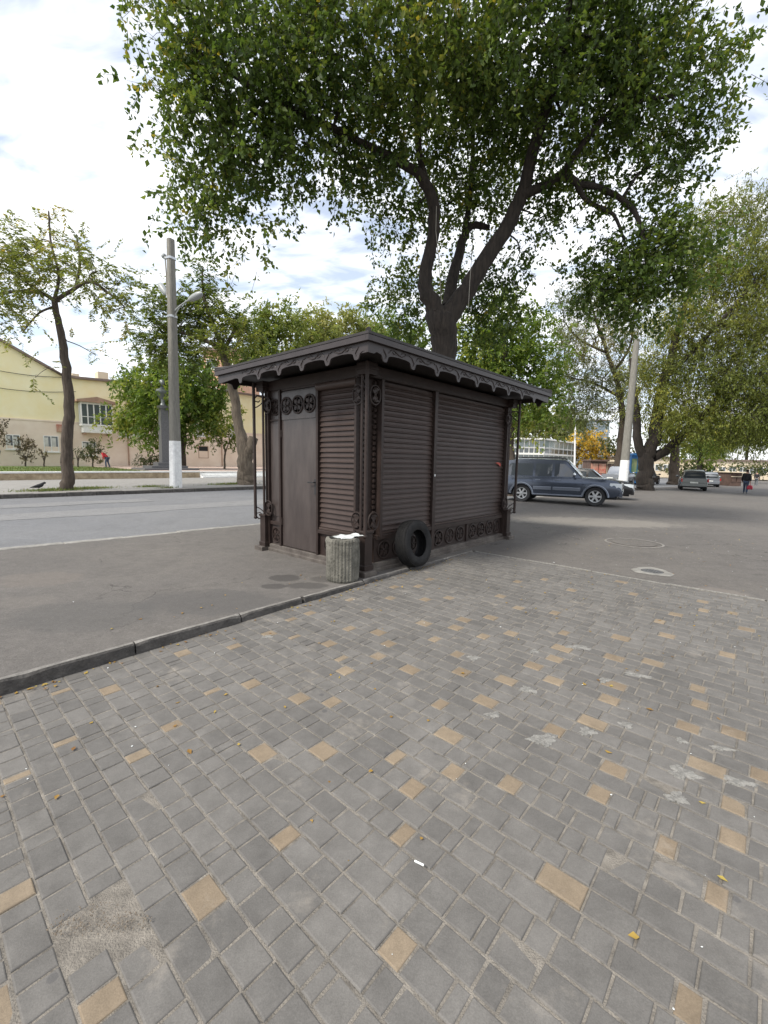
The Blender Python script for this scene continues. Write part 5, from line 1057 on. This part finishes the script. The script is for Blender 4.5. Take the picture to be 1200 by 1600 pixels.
def car(name, label, pos, head, paint, L=4.7, W=1.88, H=1.85, kind='suv', group='parked cars', trim=None, rw=.38, cat='car', roofrails=False):
    """local x forwards; body from loops of side, shoulder and roof points"""
    yaw = math.atan2(head[1], head[0]); root = empty(name, pos, yaw, label, cat, group); hl = L / 2
    belt = {'suv': .595, 'sedan': .63, 'pickup': .58}[kind] * H; hood = {'suv': .575, 'sedan': .60, 'pickup': .58}[kind] * H; sill = {'suv': .20, 'sedan': .15, 'pickup': .22}[kind] * H
    xf, xr = hl - L * .188, -hl + L * .215; ar = rw * 1.19
    cowl, at_, rt, tail = {'suv': (hl - L * .30, hl - L * .435, -hl + L * .075, -hl + L * .02), 'sedan': (hl - L * .30, hl - L * .44, -hl + L * .26, -hl + L * .11), 'pickup': (hl - L * .30, hl - L * .42, hl - L * .62, hl - L * .66)}[kind]
    tk = [(-hl, belt * .98), (tail, belt), (cowl - .1, belt * .985), (cowl, belt * .985), (cowl + (hl - cowl) * .55, hood * 1.0), (hl - .22, hood * .955), (hl - .07, hood * .89), (hl, hood * .78)]
    if kind == 'sedan': tk[0] = (-hl, belt * .93); tk[1] = (tail, belt * 1.02)
    ztop = lambda x: interp(tk, x)
    def zlow(x):
        z = sill + (.10 if abs(x) > hl - .25 else 0) * (abs(x) - hl + .25) / .25
        for xa in (xf, xr):
            d = abs(x - xa)
            if d < ar: z = max(z, rw + math.sqrt(ar * ar - d * d) - .03)
        return z
    def hw(x, t):
        """half width at height fraction t of the side"""
        f = 1 - .24 * max(0, (x - (hl - .75)) / .75) ** 2.2 - .09 * max(0, (-x - (hl - .6)) / .6) ** 2
        return W / 2 * f * (.955 + .045 * math.sin(math.pi * min(1, max(0, t * .92 + .06)))) * (1 - .03 * max(0, t - .8) / .2)
    xs = sorted(set([-hl, hl, cowl, tail, -hl + .04, hl - .04, -hl + .15, hl - .12, hl - .25] + [round(-hl + .2 + i * (L - .4) / 20, 3) for i in range(21)] + [xa + ar * math.cos(math.pi * k / 10) for xa in (xf, xr) for k in range(11)]))
    xs = [x for i, x in enumerate(xs) if i == 0 or x - xs[i - 1] > .012]; NR = 7
    def side_pts(x, s): 
        zl, zt = zlow(x), ztop(x); res = []
        for j in range(NR + 1):
            t = j / NR; z = zl + (zt - zl) * t; tt = (z - sill) / (zt - sill); res.append((x, s * hw(x, tt), z))
        return res
    nx_ = len(xs); dsp = xr + .43 * (xf - xr) if kind == 'suv' else (xr + ar * .9 + xf - ar * 1.1) / 2 + .02; doors = [(xr + (.44 if kind == 'suv' else ar * .55), dsp, 'rear'), (dsp, xf - ar * 1.12, 'front')]
    mb = MB(); vs_ = []
    for x in xs:
        a = side_pts(x, -1); b = side_pts(x, 1); zt = ztop(x); w0 = hw(x, 1)
        crown = [(x, -w0 * .88, zt + .012), (x, -w0 * .5, zt + .035), (x, 0, zt + .042), (x, w0 * .5, zt + .035), (x, w0 * .88, zt + .012)]
        vs_ += a + crown + b[::-1]
    n = 2 * (NR + 1) + 5; fs = [(i * n + j, i * n + j + 1, (i + 1) * n + j + 1, (i + 1) * n + j) for i in range(nx_ - 1) for j in range(n - 1)]
    fs += [tuple(range(n)), tuple(range((nx_ - 1) * n + n - 1, (nx_ - 1) * n - 1, -1))]
    body = mb.add(vs_, fs).build('body', paint, root, smooth=True)
    MB().box(-hl + .12, hl - .15, -W / 2 + .22, W / 2 - .22, sill * .75, belt * .8).build('underbody', M['dark'], root)
    for xa in (xf, xr):
        for s in (-1, 1):
            wheel(root, xa, s * (W / 2 - .135), rw, s)
            if trim is not None: MB().tube([(xa + ar * 1.02 * math.cos(math.pi * k / 12), s * (hw(xa, .45) + .012), max(sill, rw - .03 + ar * 1.02 * math.sin(math.pi * k / 12))) for k in range(13)], .045, 6).build('wheel_arch', trim, root, smooth=True)
    # cabin
    RF = H - .03; tb = .80; zr = [(tail, belt - .02), (rt, RF - .05), ((rt + at_) / 2, RF), (at_, RF - .03), (cowl, belt - .02)]
    if kind == 'suv': zr = [(tail, belt - .02), (tail + .05, belt + .2), (rt, RF - .07), (rt + .5, RF), ((rt + at_) / 2, RF + .01), (at_, RF - .04), (cowl, belt - .02)]
    cxs = sorted(set([z_[0] for z_ in zr] + [tail + (cowl - tail) * k / 16 for k in range(17)])); zrf = lambda x: interp(zr, x)
    def cw(x, z): t = max(0, min(1, (z - belt) / (RF - belt))); return hw(x, 1) * (.965 - (1 - tb) * t - .04 * t * t) * (1 - .10 * max(0, min(1, (x - at_ + .25) / (cowl - at_ + .25))) ** 2)
    vs_ = []
    for x in cxs:
        z1 = zrf(x); ring_ = []
        for k in range(5): z = belt - .03 + (z1 - belt + .03) * k / 4; ring_.append((x, -cw(x, z), z))
        w1 = cw(x, z1); ring_ += [(x, -w1 * .8, z1 + .025), (x, 0, z1 + .05), (x, w1 * .8, z1 + .025)]
        for k in range(4, -1, -1): z = belt - .03 + (z1 - belt + .03) * k / 4; ring_.append((x, cw(x, z), z))
        vs_ += ring_
    n = 13; fs = [(i * n + j, i * n + j + 1, (i + 1) * n + j + 1, (i + 1) * n + j) for i in range(len(cxs) - 1) for j in range(n - 1)] + [tuple(range(n)), tuple(range((len(cxs) - 1) * n + n - 1, (len(cxs) - 1) * n - 1, -1))]
    MB().add(vs_, fs).build('cabin', paint, root, smooth=True)
    def sidewin(x0, x1, s):
        top = lambda x: min(zrf(x) - (.13 if kind == 'suv' else .075), RF - (.175 if kind == 'suv' else .10)); zb_ = belt + .025; k_ = 6; pts = []
        xx = lin(x0, x1, k_); low_ = [(x, zb_) for x in xx if top(x) > zb_]; upp = [(x, max(zb_ + .005, top(x))) for x in xx if top(x) > zb_]
        if len(low_) < 2: return
        vs_ = []; m_ = len(low_)
        for o_ in (.008, -.03):
            for row in (low_, upp):
                for x, z in row: vs_.append((x, s * (cw(x, z) + o_), z))
        fs = [(i, i + 1, m_ + i + 1, m_ + i) for i in range(m_ - 1)] + [(2 * m_ + i, 3 * m_ + i, 3 * m_ + i + 1, 2 * m_ + i + 1) for i in range(m_ - 1)] + [(i, 2 * m_ + i, 2 * m_ + i + 1, i + 1) for i in range(m_ - 1)] + [(m_ + i, m_ + i + 1, 3 * m_ + i + 1, 3 * m_ + i) for i in range(m_ - 1)] + [(0, m_, 3 * m_, 2 * m_), (m_ - 1, 3 * m_ - 1, 4 * m_ - 1, 2 * m_ - 1)]
        MB().add(vs_, fs).build('side_window', M['car_glass'], root)
    dm = doors[0][1]
    for s in (-1, 1):
        sidewin(dm + .05, cowl - .16, s)
        if kind != 'pickup': sidewin(doors[0][0] + .06, dm - .05, s)
        if kind == 'suv': sidewin(tail + .22, doors[0][0] - .04, s)
        for x0, x1, nm in (doors if kind != 'pickup' else doors[1:]):          # doors stand proud with a gap all round
            kx = lin(x0 + .008, x1 - .008, 6); vs_ = []; R2 = 6
            for o_ in (.010, -.02):
                for x in kx:
                    zl, zt = max(sill + .05, zlow(x) + .03), ztop(x) - .015
                    for j in range(R2): z = zl + (zt - zl) * j / (R2 - 1); vs_.append((x, s * (hw(x, (z - sill) / (ztop(x) - sill)) + o_), z))
            q_ = 6 * R2; fs = []
            for i in range(5):
                for j in range(R2 - 1): a = i * R2 + j; fs += [(a, a + R2, a + R2 + 1, a + 1), (q_ + a, q_ + a + 1, q_ + a + R2 + 1, q_ + a + R2)]
            bd = [j for j in range(R2)] + [i * R2 + R2 - 1 for i in range(1, 6)] + [5 * R2 + j for j in range(R2 - 2, -1, -1)] + [i * R2 for i in range(4, 0, -1)]
            fs += [(bd[i], bd[(i + 1) % len(bd)], q_ + bd[(i + 1) % len(bd)], q_ + bd[i]) for i in range(len(bd))]
            dr = MB().add(vs_, fs).build('door', paint, root, smooth=True); zh = belt - .13
            MB().box(x0 + .10, x0 + .30, s * hw(x0, .85) + (.008 if s > 0 else -.035), s * hw(x0, .85) + (.035 if s > 0 else -.008), zh - .02, zh + .02, .006).build('handle', trim or paint, dr)
            if trim is not None: MB().box(x0 + .03, x1 - .03, min(s * (hw(x0, .35) - .0), s * (hw(x0, .35) + .035)), max(s * (hw(x0, .35)), s * (hw(x0, .35) + .035)), sill + .20, sill + .33, .012).build('side_moulding', trim, dr)
        MB().tube([(cowl - .28, s * (cw(cowl - .3, belt) - .02), belt + .07), (cowl - .27, s * (W / 2 + .06), belt + .09)], .03, 6).ball((cowl - .25, s * (W / 2 + .14), belt + .12), .12, 10, 7, (.55, 1, .75)).build('mirror', M['chrome'] if trim is not None else paint, root, smooth=True)
        if kind == 'suv' or kind == 'pickup': MB().box(xr + ar, xf - ar, s * (W / 2 - .02) - .07, s * (W / 2 - .02) + .07, sill - .02, sill + .035, .012).build('running_board', M['trim_black'] if trim is None else trim, root)
        if roofrails: MB().tube([(rt + .25, s * .62, RF + .02), (rt + .35, s * .62, RF + .075), (at_ - .25, s * .62, RF + .075), (at_ - .1, s * .62, RF + .02)], .025, 6).build('roof_rail', M['trim_black'], root, smooth=True)
    # windscreen and rear window
    def screen(xa, xb, nm, k=7):
        xx = lin(xa, xb, k); vs_ = []
        for x in xx:
            z = zrf(x)
            for f in (-.92, -.45, 0, .45, .92): vs_.append((x + (.012 if xa > 0 or nm == 'windscreen' else -.012), cw(x, z) * f, z + .022 + .03 * (1 - f * f)))
        fs = [(i * 5 + j, i * 5 + j + 1, (i + 1) * 5 + j + 1, (i + 1) * 5 + j) for i in range(k - 1) for j in range(4)]
        MB().add(vs_, fs).build(nm, M['car_glass'], root, smooth=True)
    screen(cowl - .06, at_ + .06, 'windscreen')
    if kind == 'suv': 
        zA, zB = belt + .04, RF - .16; xA, xB = tail - .015, rt - .045
        MB().add([(tail + .03, -.70, zA), (tail + .03, .70, zA), (rt - .03, .60, zB), (rt - .03, -.60, zB), (tail - .03, -.70, zA), (tail - .03, .70, zA), (rt - .09, .60, zB), (rt - .09, -.60, zB)], [(0, 1, 2, 3), (7, 6, 5, 4), (0, 4, 5, 1), (1, 5, 6, 2), (2, 6, 7, 3), (3, 7, 4, 0)]).build('rear_window', M['car_glass'], root)
    elif kind == 'sedan': screen(tail + .06, rt - .05, 'rear_window')
    # front: bumper, grille, lamps, plate
    wn = hw(hl - .1, .5)
    MB().box(hl - .10, hl + .05, -wn * .95, wn * .95, sill + .02, sill + (hood - sill) * .38, .04).build('bumper', paint, root); MB().box(hl - .1, hl + .058, -wn * .5, wn * .5, sill + .06, sill + .22, .01).build('air_intake', M['trim_black'], root)
    gz0, gz1 = hood * .60, hood * .84; MB().box(hl - .14, hl + .025, -.42, .42, gz0, gz1, .015).build('grille', M['trim_black'], root)
    gb = MB()
    for k in range(5): gb.box(hl + .02, hl + .04, -.36 + .18 * k - .025, -.36 + .18 * k + .025, gz0 + .02, gz1 - .02)
    gb.box(hl + .015, hl + .045, -.42, .42, gz1 - .02, gz1 + .015); gb.build('grille_bars', M['chrome'] if trim is not None else M['trim_black'], root)
    MB().box(hl + .06, hl + .072, -.26, .26, sill + .20, sill + .31, .003).build('licence_plate', M['plate_white'], root)
    MB().box(-hl - .045, -hl - .03, -.26, .26, belt * .62, belt * .62 + .11, .003).build('licence_plate', M['plate_white'], root)
    for s in (-1, 1):
        hlv = []
        for x, y0_, y1_, z0_, z1_ in ((hl + .015, .44, wn * .90, gz0 + .02, gz1), (hl - .16, .50, hw(hl - .16, .8) + .012, gz0 + .09, gz1 + .03), (hl - .40, hw(hl - .40, .8) - .06, hw(hl - .40, .8) + .012, gz0 + .19, gz1 + .03)):
            hlv += [(x, s * y0_, z0_), (x, s * y1_, z0_), (x, s * y1_, z1_), (x, s * y0_, z1_)]
        MB().add(hlv, [(0, 1, 2, 3), (11, 10, 9, 8)] + [(k + i, k + (i + 1) % 4, k + 4 + (i + 1) % 4, k + 4 + i) for k in (0, 4) for i in range(4)]).build('headlight', M['headlight'], root)
        MB().ball((hl + .03, s * wn * .72, sill + .18), .07, 8, 6, (.5, 1, .8)).build('fog_lamp', M['headlight'], root)
        MB().box(-hl - .03, -hl + .22, s * hw(-hl + .1, .8) - .09, s * hw(-hl + .1, .8) + .012, belt * .72, belt * .98, .02).build('taillight', M['taillight'], root)
    MB().box(-hl - .05, -hl + .15, -hw(-hl, .4) * .98, hw(-hl, .4) * .98, sill + .03, sill + .30, .03).build('bumper', paint if kind != 'pickup' else M['chrome'], root)
    return root
f0, r0 = gs(923, 791), gs(812, 783.5); hd = (f0 - r0); hd.z = 0; hd.normalize(); lf = Vector((-hd.y, hd.x, 0))
mid = (f0 + r0) / 2; Ls = 4.72; off = (hd * 0)
cpos = mid + lf * (1.9 / 2 - .02) + hd * ((.188 - .215) * -.5 * Ls) * 1; cpos.z = gz(cpos.x, cpos.y); hd = Matrix.Rotation(R_(-3), 3, 'Z') @ hd
car('parked_suv', 'dark blue-grey off-roader with silver-blue lower trim and alloy wheels beside the kiosk', cpos, hd, M['paint_suv'], L=Ls, W=1.9, H=1.84, trim=M['paint_suv_trim'], roofrails=True)
nose = gs(991, 782.5); bpos = nose - hd * 2.15 + lf * .72; bpos.z = gz(bpos.x, bpos.y)
car('parked_car', 'small black car showing its nose behind the blue-grey off-roader', bpos, hd, M['paint_black'], L=4.2, W=1.74, H=1.46, kind='sedan', rw=.32)
hd2 = Vector((math.cos(R_(58)), math.sin(R_(58)), 0)); q_ = (gs(1062, 765.5) + gs(1102, 766.5)) / 2 + hd2 * 1.35; q_.z = gz(q_.x, q_.y)
car('parked_car', 'grey-silver crossover seen from behind under the trees', q_, hd2, M['paint_silver'], L=4.5, W=1.84, H=1.64, rw=.36)
q_ = gs(1112, 762) + hd2 * 4.5; q_.z = gz(q_.x, q_.y)
car('parked_car', 'pale car parked ahead of the silver crossover, only its right edge showing', q_, hd2, M['paint_grey'], L=4.3, W=1.76, H=1.5, kind='suv', rw=.33)
q_ = gs(985, 760); q_.z = gz(q_.x, q_.y) ; car('parked_pickup', 'light grey pickup half hidden between the whitewashed pole and the forked tree', q_ + Vector((.5, 3.0, 0)), RE, M['paint_grey'], L=5.0, W=1.82, H=1.75, kind='pickup', rw=.37)
q_ = gs(1024, 759); q_ += Vector((1.5, 4, 0)); q_.z = gz(q_.x, q_.y); car('parked_car', 'dark car parked between the forked tree and the straight thick trunk', q_, RE, M['paint_black'], L=4.3, W=1.74, H=1.5, kind='sedan', rw=.33)
q_ = gs(922, 752); q_ += Vector((0, 6, 0)); q_.z = -.1; car('parked_car', 'red car on the road beyond the hood of the blue-grey off-roader', q_, -RE, M['paint_red'], L=4.2, W=1.72, H=1.5, kind='sedan', rw=.32)
q_ = gs(1042, 748.5); q_.z = gz(q_.x, q_.y); car('parked_car', 'white car far up the street left of the straight thick trunk', q_ + Vector((0, 6, 0)), RE, M['paint_white'], L=4.3, W=1.75, H=1.55, kind='suv', rw=.33)

# ---- market stalls
def stall(name, label, u0, u1, v0, v1, Y, mw_, mroof, mfront, group='market stalls', depth=2.5):
    a, b = at(u0, v1, Y), at(u1, v1, Y); zt = at(u0, v0, Y).z; z0 = a.z; root = empty(name, a, 0, label, 'stall', group); W_ = b.x - a.x; H_ = zt - z0
    MB().box(0, W_, 0, depth, -.3, H_ * .92).build('wall', mw_, root); MB().box(-.15, W_ + .15, -.5, depth + .1, H_ * .92 + .003, H_, .02).build('roof', mroof, root)
    k = max(2, int(W_ / 1.0))
    for i in range(k): MB().box(W_ * i / k + .06, W_ * (i + 1) / k - .06, -.06, -.002, .15, H_ * .8, .01).build('panel', mfront, root)
    MB().box(-.02, W_ + .02, -.18, -.063, .72, .80, .01).build('counter', mroof, root)
stall('market_stall', 'brown-roofed market stall with reddish goods beyond the off-roader', 921, 946, 718, 748, 62, M['stall_brown'], M['stall_brown'], M['stall_red'])
stall('market_stall', 'cream market stall left of the short white post', 947, 962, 719, 748, 62, M['stall_cream'], M['stall_cream'], M['stall_brown'])
stall('market_stall', 'market stall with bright blue top and green front behind the forked tree', 984, 1003, 708, 750, 44, M['sign_blue'], M['sign_blue'], M['sign_green'])
stall('market_stall', 'low brown stall standing beside the two walking people', 1141, 1158, 737, 755, 50, M['stall_brown'], M['stall_cream'], M['stall_brown'])

# ================================================================ PEOPLE
def skinned(name, verts, edges, radii, root_i, m, parent, sub=2):
    me = bpy.data.meshes.new(name); me.from_pydata(verts, edges, []); me.materials.append(m)
    o = place(name, me, parent); o.modifiers.new('skin', 'SKIN'); sv = me.skin_vertices[0].data
    for i, r_ in enumerate(radii): sv[i].radius = (r_, r_) if not hasattr(r_, '__len__') else r_; sv[i].use_root = (i == root_i)
    s_ = o.modifiers.new('sub', 'SUBSURF'); s_.levels = sub; s_.render_levels = sub
    me.polygons.foreach_set('use_smooth', [True] * len(me.polygons)); o.modifiers['skin'].use_smooth_shade = True; return o
def person(label, pos, yaw, jacket, trousers, hip=.93, bend=0., stride=.30, armf=(.12, -.12), group='people on the street', hair='hair_dark', reach=None, scale=1., bulk=1.):
    root = empty('person', pos, yaw, label, 'person', group); root.scale = (scale,) * 3
    cb, sb = math.cos(bend), math.sin(bend)
    def up(y, z, x=0.): return (x, y * cb - (z - hip) * sb * -1 if bend else y, hip + (z - hip) * cb - y * sb if bend else z)   # y forward
    V, E_, Rr = [], [], []
    def av(p, r_, link=None):
        V.append(p); Rr.append(r_)
        if link is not None: E_.append((link, len(V) - 1))
        return len(V) - 1
    pel = av((0, 0, hip), (.145, .105)); wa = av(up(0, 1.10), (.135, .095), pel); ch = av(up(.01, 1.30), (.16, .11), wa); sh = av(up(0, 1.44), (.10, .08), ch); nk = av(up(.01, 1.53), .052, sh); hd_ = av(up(.03, 1.62), (.075, .085), nk); av(up(.03, 1.72), (.07, .08), hd_)
    legs, arms = {}, {}
    for s, f in ((-1, stride), (1, -stride)):
        h_ = av((s * .09, 0, hip - .06), .085, pel); kn = av((s * .095, f * .5 + .05, .50), .058, h_); an = av((s * .10, f * .9 - .02, .10), .042, kn); av((s * .105, f * .9 + .12, .045), .036, an); legs[s] = (h_, kn, an)
    for s, f in ((-1, armf[0]), (1, armf[1])):
        a1 = av(up(0, 1.42, s * .17), .062, sh)
        if reach: a2 = av(up(.10, 1.16, s * .22), .045, a1); a3 = av(up(.32, 1.02, s * .16), .034, a2); dx = Vector((0, .6, -.8))
        else: a2 = av((s * .235, f * .3 - .02, 1.14), .045, a1); a3 = av((s * .245, f + .03, .90), .033, a2); dx = Vector((0, .15, -1))
        base = Vector(V[a3]); pm = av(tuple(base + dx.normalized() * .07), (.036, .02), a3); arms[s] = (a1, a2, a3)
        for k in range(4):
            o_ = Vector((0, (k - 1.5) * .020, 0)); fl = (.055, .068, .072, .062)[k]; b1 = Vector(V[pm]) + o_ + dx.normalized() * .025; f1 = av(tuple(b1), .0095, pm); f2 = av(tuple(b1 + dx.normalized() * fl * .6 + Vector((-s * .006, 0, 0))), .0085, f1); av(tuple(b1 + dx.normalized() * fl + Vector((-s * .02, 0, 0))), .007, f2)
        t1 = av(tuple(base + dx.normalized() * .035 + Vector((-s * .012, .035, 0))), .011, a3); av(tuple(base + dx.normalized() * .08 + Vector((-s * .015, .05, 0))), .009, t1)
    skinned('body', V, E_, Rr, pel, M['skin'], root)
    # clothes follow the body, slightly wider
    idx = [pel, wa, ch, sh]; jv = [V[i] for i in idx]; jr = [(.185, .14), (.175, .135), (.195, .145), (.13, .10)]; je = [(0, 1), (1, 2), (2, 3)]
    jv[0] = (0, 0, hip - .02)
    for s in (-1, 1):
        k = len(jv); jv += [V[arms[s][0]], V[arms[s][1]], tuple(Vector(V[arms[s][2]]) * .92 + Vector(V[arms[s][1]]) * .08)]; jr += [.083, .066, .052]; je += [(3, k), (k, k + 1), (k + 1, k + 2)]
    skinned('jacket', jv, je, [(r_[0] * bulk, r_[1] * bulk) if hasattr(r_, '__len__') else r_ * bulk for r_ in jr], 0, jacket, root)
    tv = [(0, 0, hip)]; tr_ = [(.165, .125)]; te = []
    for s in (-1, 1):
        k = len(tv); tv += [V[legs[s][0]], V[legs[s][1]], tuple(Vector(V[legs[s][2]]) + Vector((0, 0, -.02)))]; tr_ += [.108, .076, .064]; te += [(0, k), (k, k + 1), (k + 1, k + 2)]
    skinned('trousers', tv, te, tr_, 0, trousers, root)
    for s, f in ((-1, stride), (1, -stride)):
        mb = MB(); y0 = f * .9 - .10; mb.add([(s * .105 - .045, y0, 0), (s * .105 + .045, y0, 0), (s * .105 + .052, y0 + .20, 0), (s * .105 + .03, y0 + .28, 0), (s * .105 - .03, y0 + .28, 0), (s * .105 - .052, y0 + .20, 0), (s * .105 - .04, y0, .10), (s * .105 + .04, y0, .10), (s * .105 + .045, y0 + .17, .075), (s * .105 + .026, y0 + .27, .04), (s * .105 - .026, y0 + .27, .04), (s * .105 - .045, y0 + .17, .075)], [(5, 4, 3, 2, 1, 0), (6, 7, 8, 9, 10, 11)] + [(i, (i + 1) % 6, 6 + (i + 1) % 6, 6 + i) for i in range(6)]); mb.build('shoe', M['shoe'], root, smooth=True)
    hc = Vector(up(.012, 1.695)); MB().ball(hc, .105, 12, 8, (.92, 1.02, 1.02)).build('hair', M[hair], root, smooth=True)
    fc = Vector(up(.125, 1.64)); mb = MB(); mb.ball(fc, .018, 6, 5, (.8, 1, 1.3)); mb.build('nose', M['skin'], root)
    mb = MB()
    for s in (-1, 1): MB().ball(Vector(up(.02, 1.655, s * .088)), .022, 6, 5, (.4, .8, 1.2)).build('ear', M['skin'], root); MB().ball(Vector(up(.108, 1.665, s * .032)), .010, 6, 5).build('eye', M['hair_dark'], root)
    MB().box(-.025, .025, 0, .006, 0, .008).build('mouth', M['stall_red'], root, loc=Vector(up(.108, 1.595)))
    return root
pp = gs(1164, 771); pyaw = math.atan2(.714, .70) - math.pi / 2
person('person walking away in a black jacket and blue jeans, carrying a red bag', pp, pyaw, M['jacket_black'], M['denim'], scale=1.0, bulk=1.22)
p = pp + Matrix.Rotation(pyaw, 3, 'Z') @ Vector((.26 * .96, -.10 * .96, .55)); 
bg_ = empty('shopping_bag', p - Vector((0, 0, .23)), pyaw, 'red shopping bag held by the person in blue jeans', 'bag')
MB().add([(x * w_, y * d_, z) for z, w_, d_ in ((0, .13, .20), (.05, .16, .25), (.20, .15, .23), (.30, .10, .19)) for x, y in ((-1, -1), (1, -1), (1, 1), (-1, 1))], [(3, 2, 1, 0), (12, 13, 14, 15)] + [(k + i, k + (i + 1) % 4, k + 4 + (i + 1) % 4, k + 4 + i) for k in (0, 4, 8) for i in range(4)]).build('pouch', M['bag_red'], bg_)
MB().tube([(0, -.15, .29), (0, -.07, .46), (0, .07, .46), (0, .15, .29)], .012, 6).build('handle', M['bag_red'], bg_)
p = gs(1181, 759); person('person in dark clothes walking farther off, to the right of the red bag', p, pyaw, M['jacket_black'], M['trouser_grey'], stride=.2)
p = at(168, 723, 40); p.z = PKZ; person('person in a red jacket and blue jeans bending forward by the house wall', p, math.pi / 2 + .2, M['jacket_red'], M['denim'], bend=.75, stride=.12, reach=True, group=None)

# dark crow on the far pavement, litter and fallen leaves
cb_ = gp(60, 768, .12); crow = empty('bird', cb_, .6, 'small dark bird on the far pavement left of the leaning tree', 'bird')
mb = MB(); mb.tube([(-.24, 0, .17), (-.10, 0, .20), (.02, 0, .22), (.12, 0, .27), (.17, 0, .33), (.22, 0, .35), (.27, 0, .34)], [.012, .05, .085, .075, .045, .05, .012], 10); mb.build('body', M['jacket_black'], crow, smooth=True)
for s in (-1, 1): MB().tube([(.0, s * .03, .16), (.01, s * .03, .0), (.05, s * .03, 0)], .007, 5).build('leg', M['dark'], crow); MB().add([(.10, s * .085, .27), (-.05, s * .09, .24), (-.28, s * .05, .16), (-.06, s * .075, .15), (.08, s * .08, .19)], [(0, 1, 2, 3, 4)]).build('wing', M['dark'], crow)
rg = np.random.default_rng(5)
pts = []
for k in range(330):
    r_, l_ = rg.uniform(-4.2, 9), rg.uniform(-4.5, 2.0 if rg.random() < .3 else .4)
    if l_ > -.05 and -.2 < r_ < 4.6 and l_ < 2.7: continue
    if rg.random() < .35: l_ = -.24 - abs(rg.normal()) * .06; r_ = rg.uniform(-4, 2.5)
    p = K(r_, l_); p.z = (pz(r_) if (l_ < -.21 and r_ < 2.68) else gz(p.x, p.y)) + .007; pts.append(p)
P = np.array(pts); n = len(P); D = unit(np.concatenate([rg.normal(size=(n, 2)), rg.normal(size=(n, 1)) * .12], 1)); S = unit(np.cross(np.array([[0, 0, 1.]]), D)); S = np.where(rg.random((n, 1)) < .5, S, -S) 
tag(place('fallen_leaves', leaf_mesh('fallen_leaves', P, D, S, rg.uniform(.015, .05, n), rg.uniform(.012, .03, n), rg.random(n), M['leaf_fallen'], fold=.15)), 'scattered small fallen leaves on the paving and asphalt', 'fallen leaves', kind='stuff')
mb = MB()
for k in range(150):
    r_, l_ = rg.uniform(-4.0, 8), rg.uniform(-4.5, -.25 if rg.random() < .7 else 1.5)
    if l_ > -.22 and -.3 < r_ < 4.6: continue
    p = K(r_, l_); p.z = (pz(r_) if (l_ < -.21 and r_ < 2.68) else gz(p.x, p.y)) + .003; s_ = rg.uniform(.002, .0055) * (1 if rg.random() < .94 else 2.0)
    mb.ball(p, s_, 5, 4, (rg.uniform(.6, 1.8), rg.uniform(.4, 1.6), .35))
tag(mb.build('litter_specks', M['plastic_white'], fix=False), 'tiny white scraps of litter strewn over the ground', 'litter', kind='stuff')
# cigarette end and a dead dark leaf close to the camera
tag(MB().tube([gp(648, 1347, -.07) + Vector((0, 0, .006)), gp(662, 1354, -.07) + Vector((0, 0, .006))], .0045, 6).build('cigarette_end', M['plastic_white']), 'white cigarette end lying on the paving blocks', 'cigarette end')
print('LEAVES', NL)
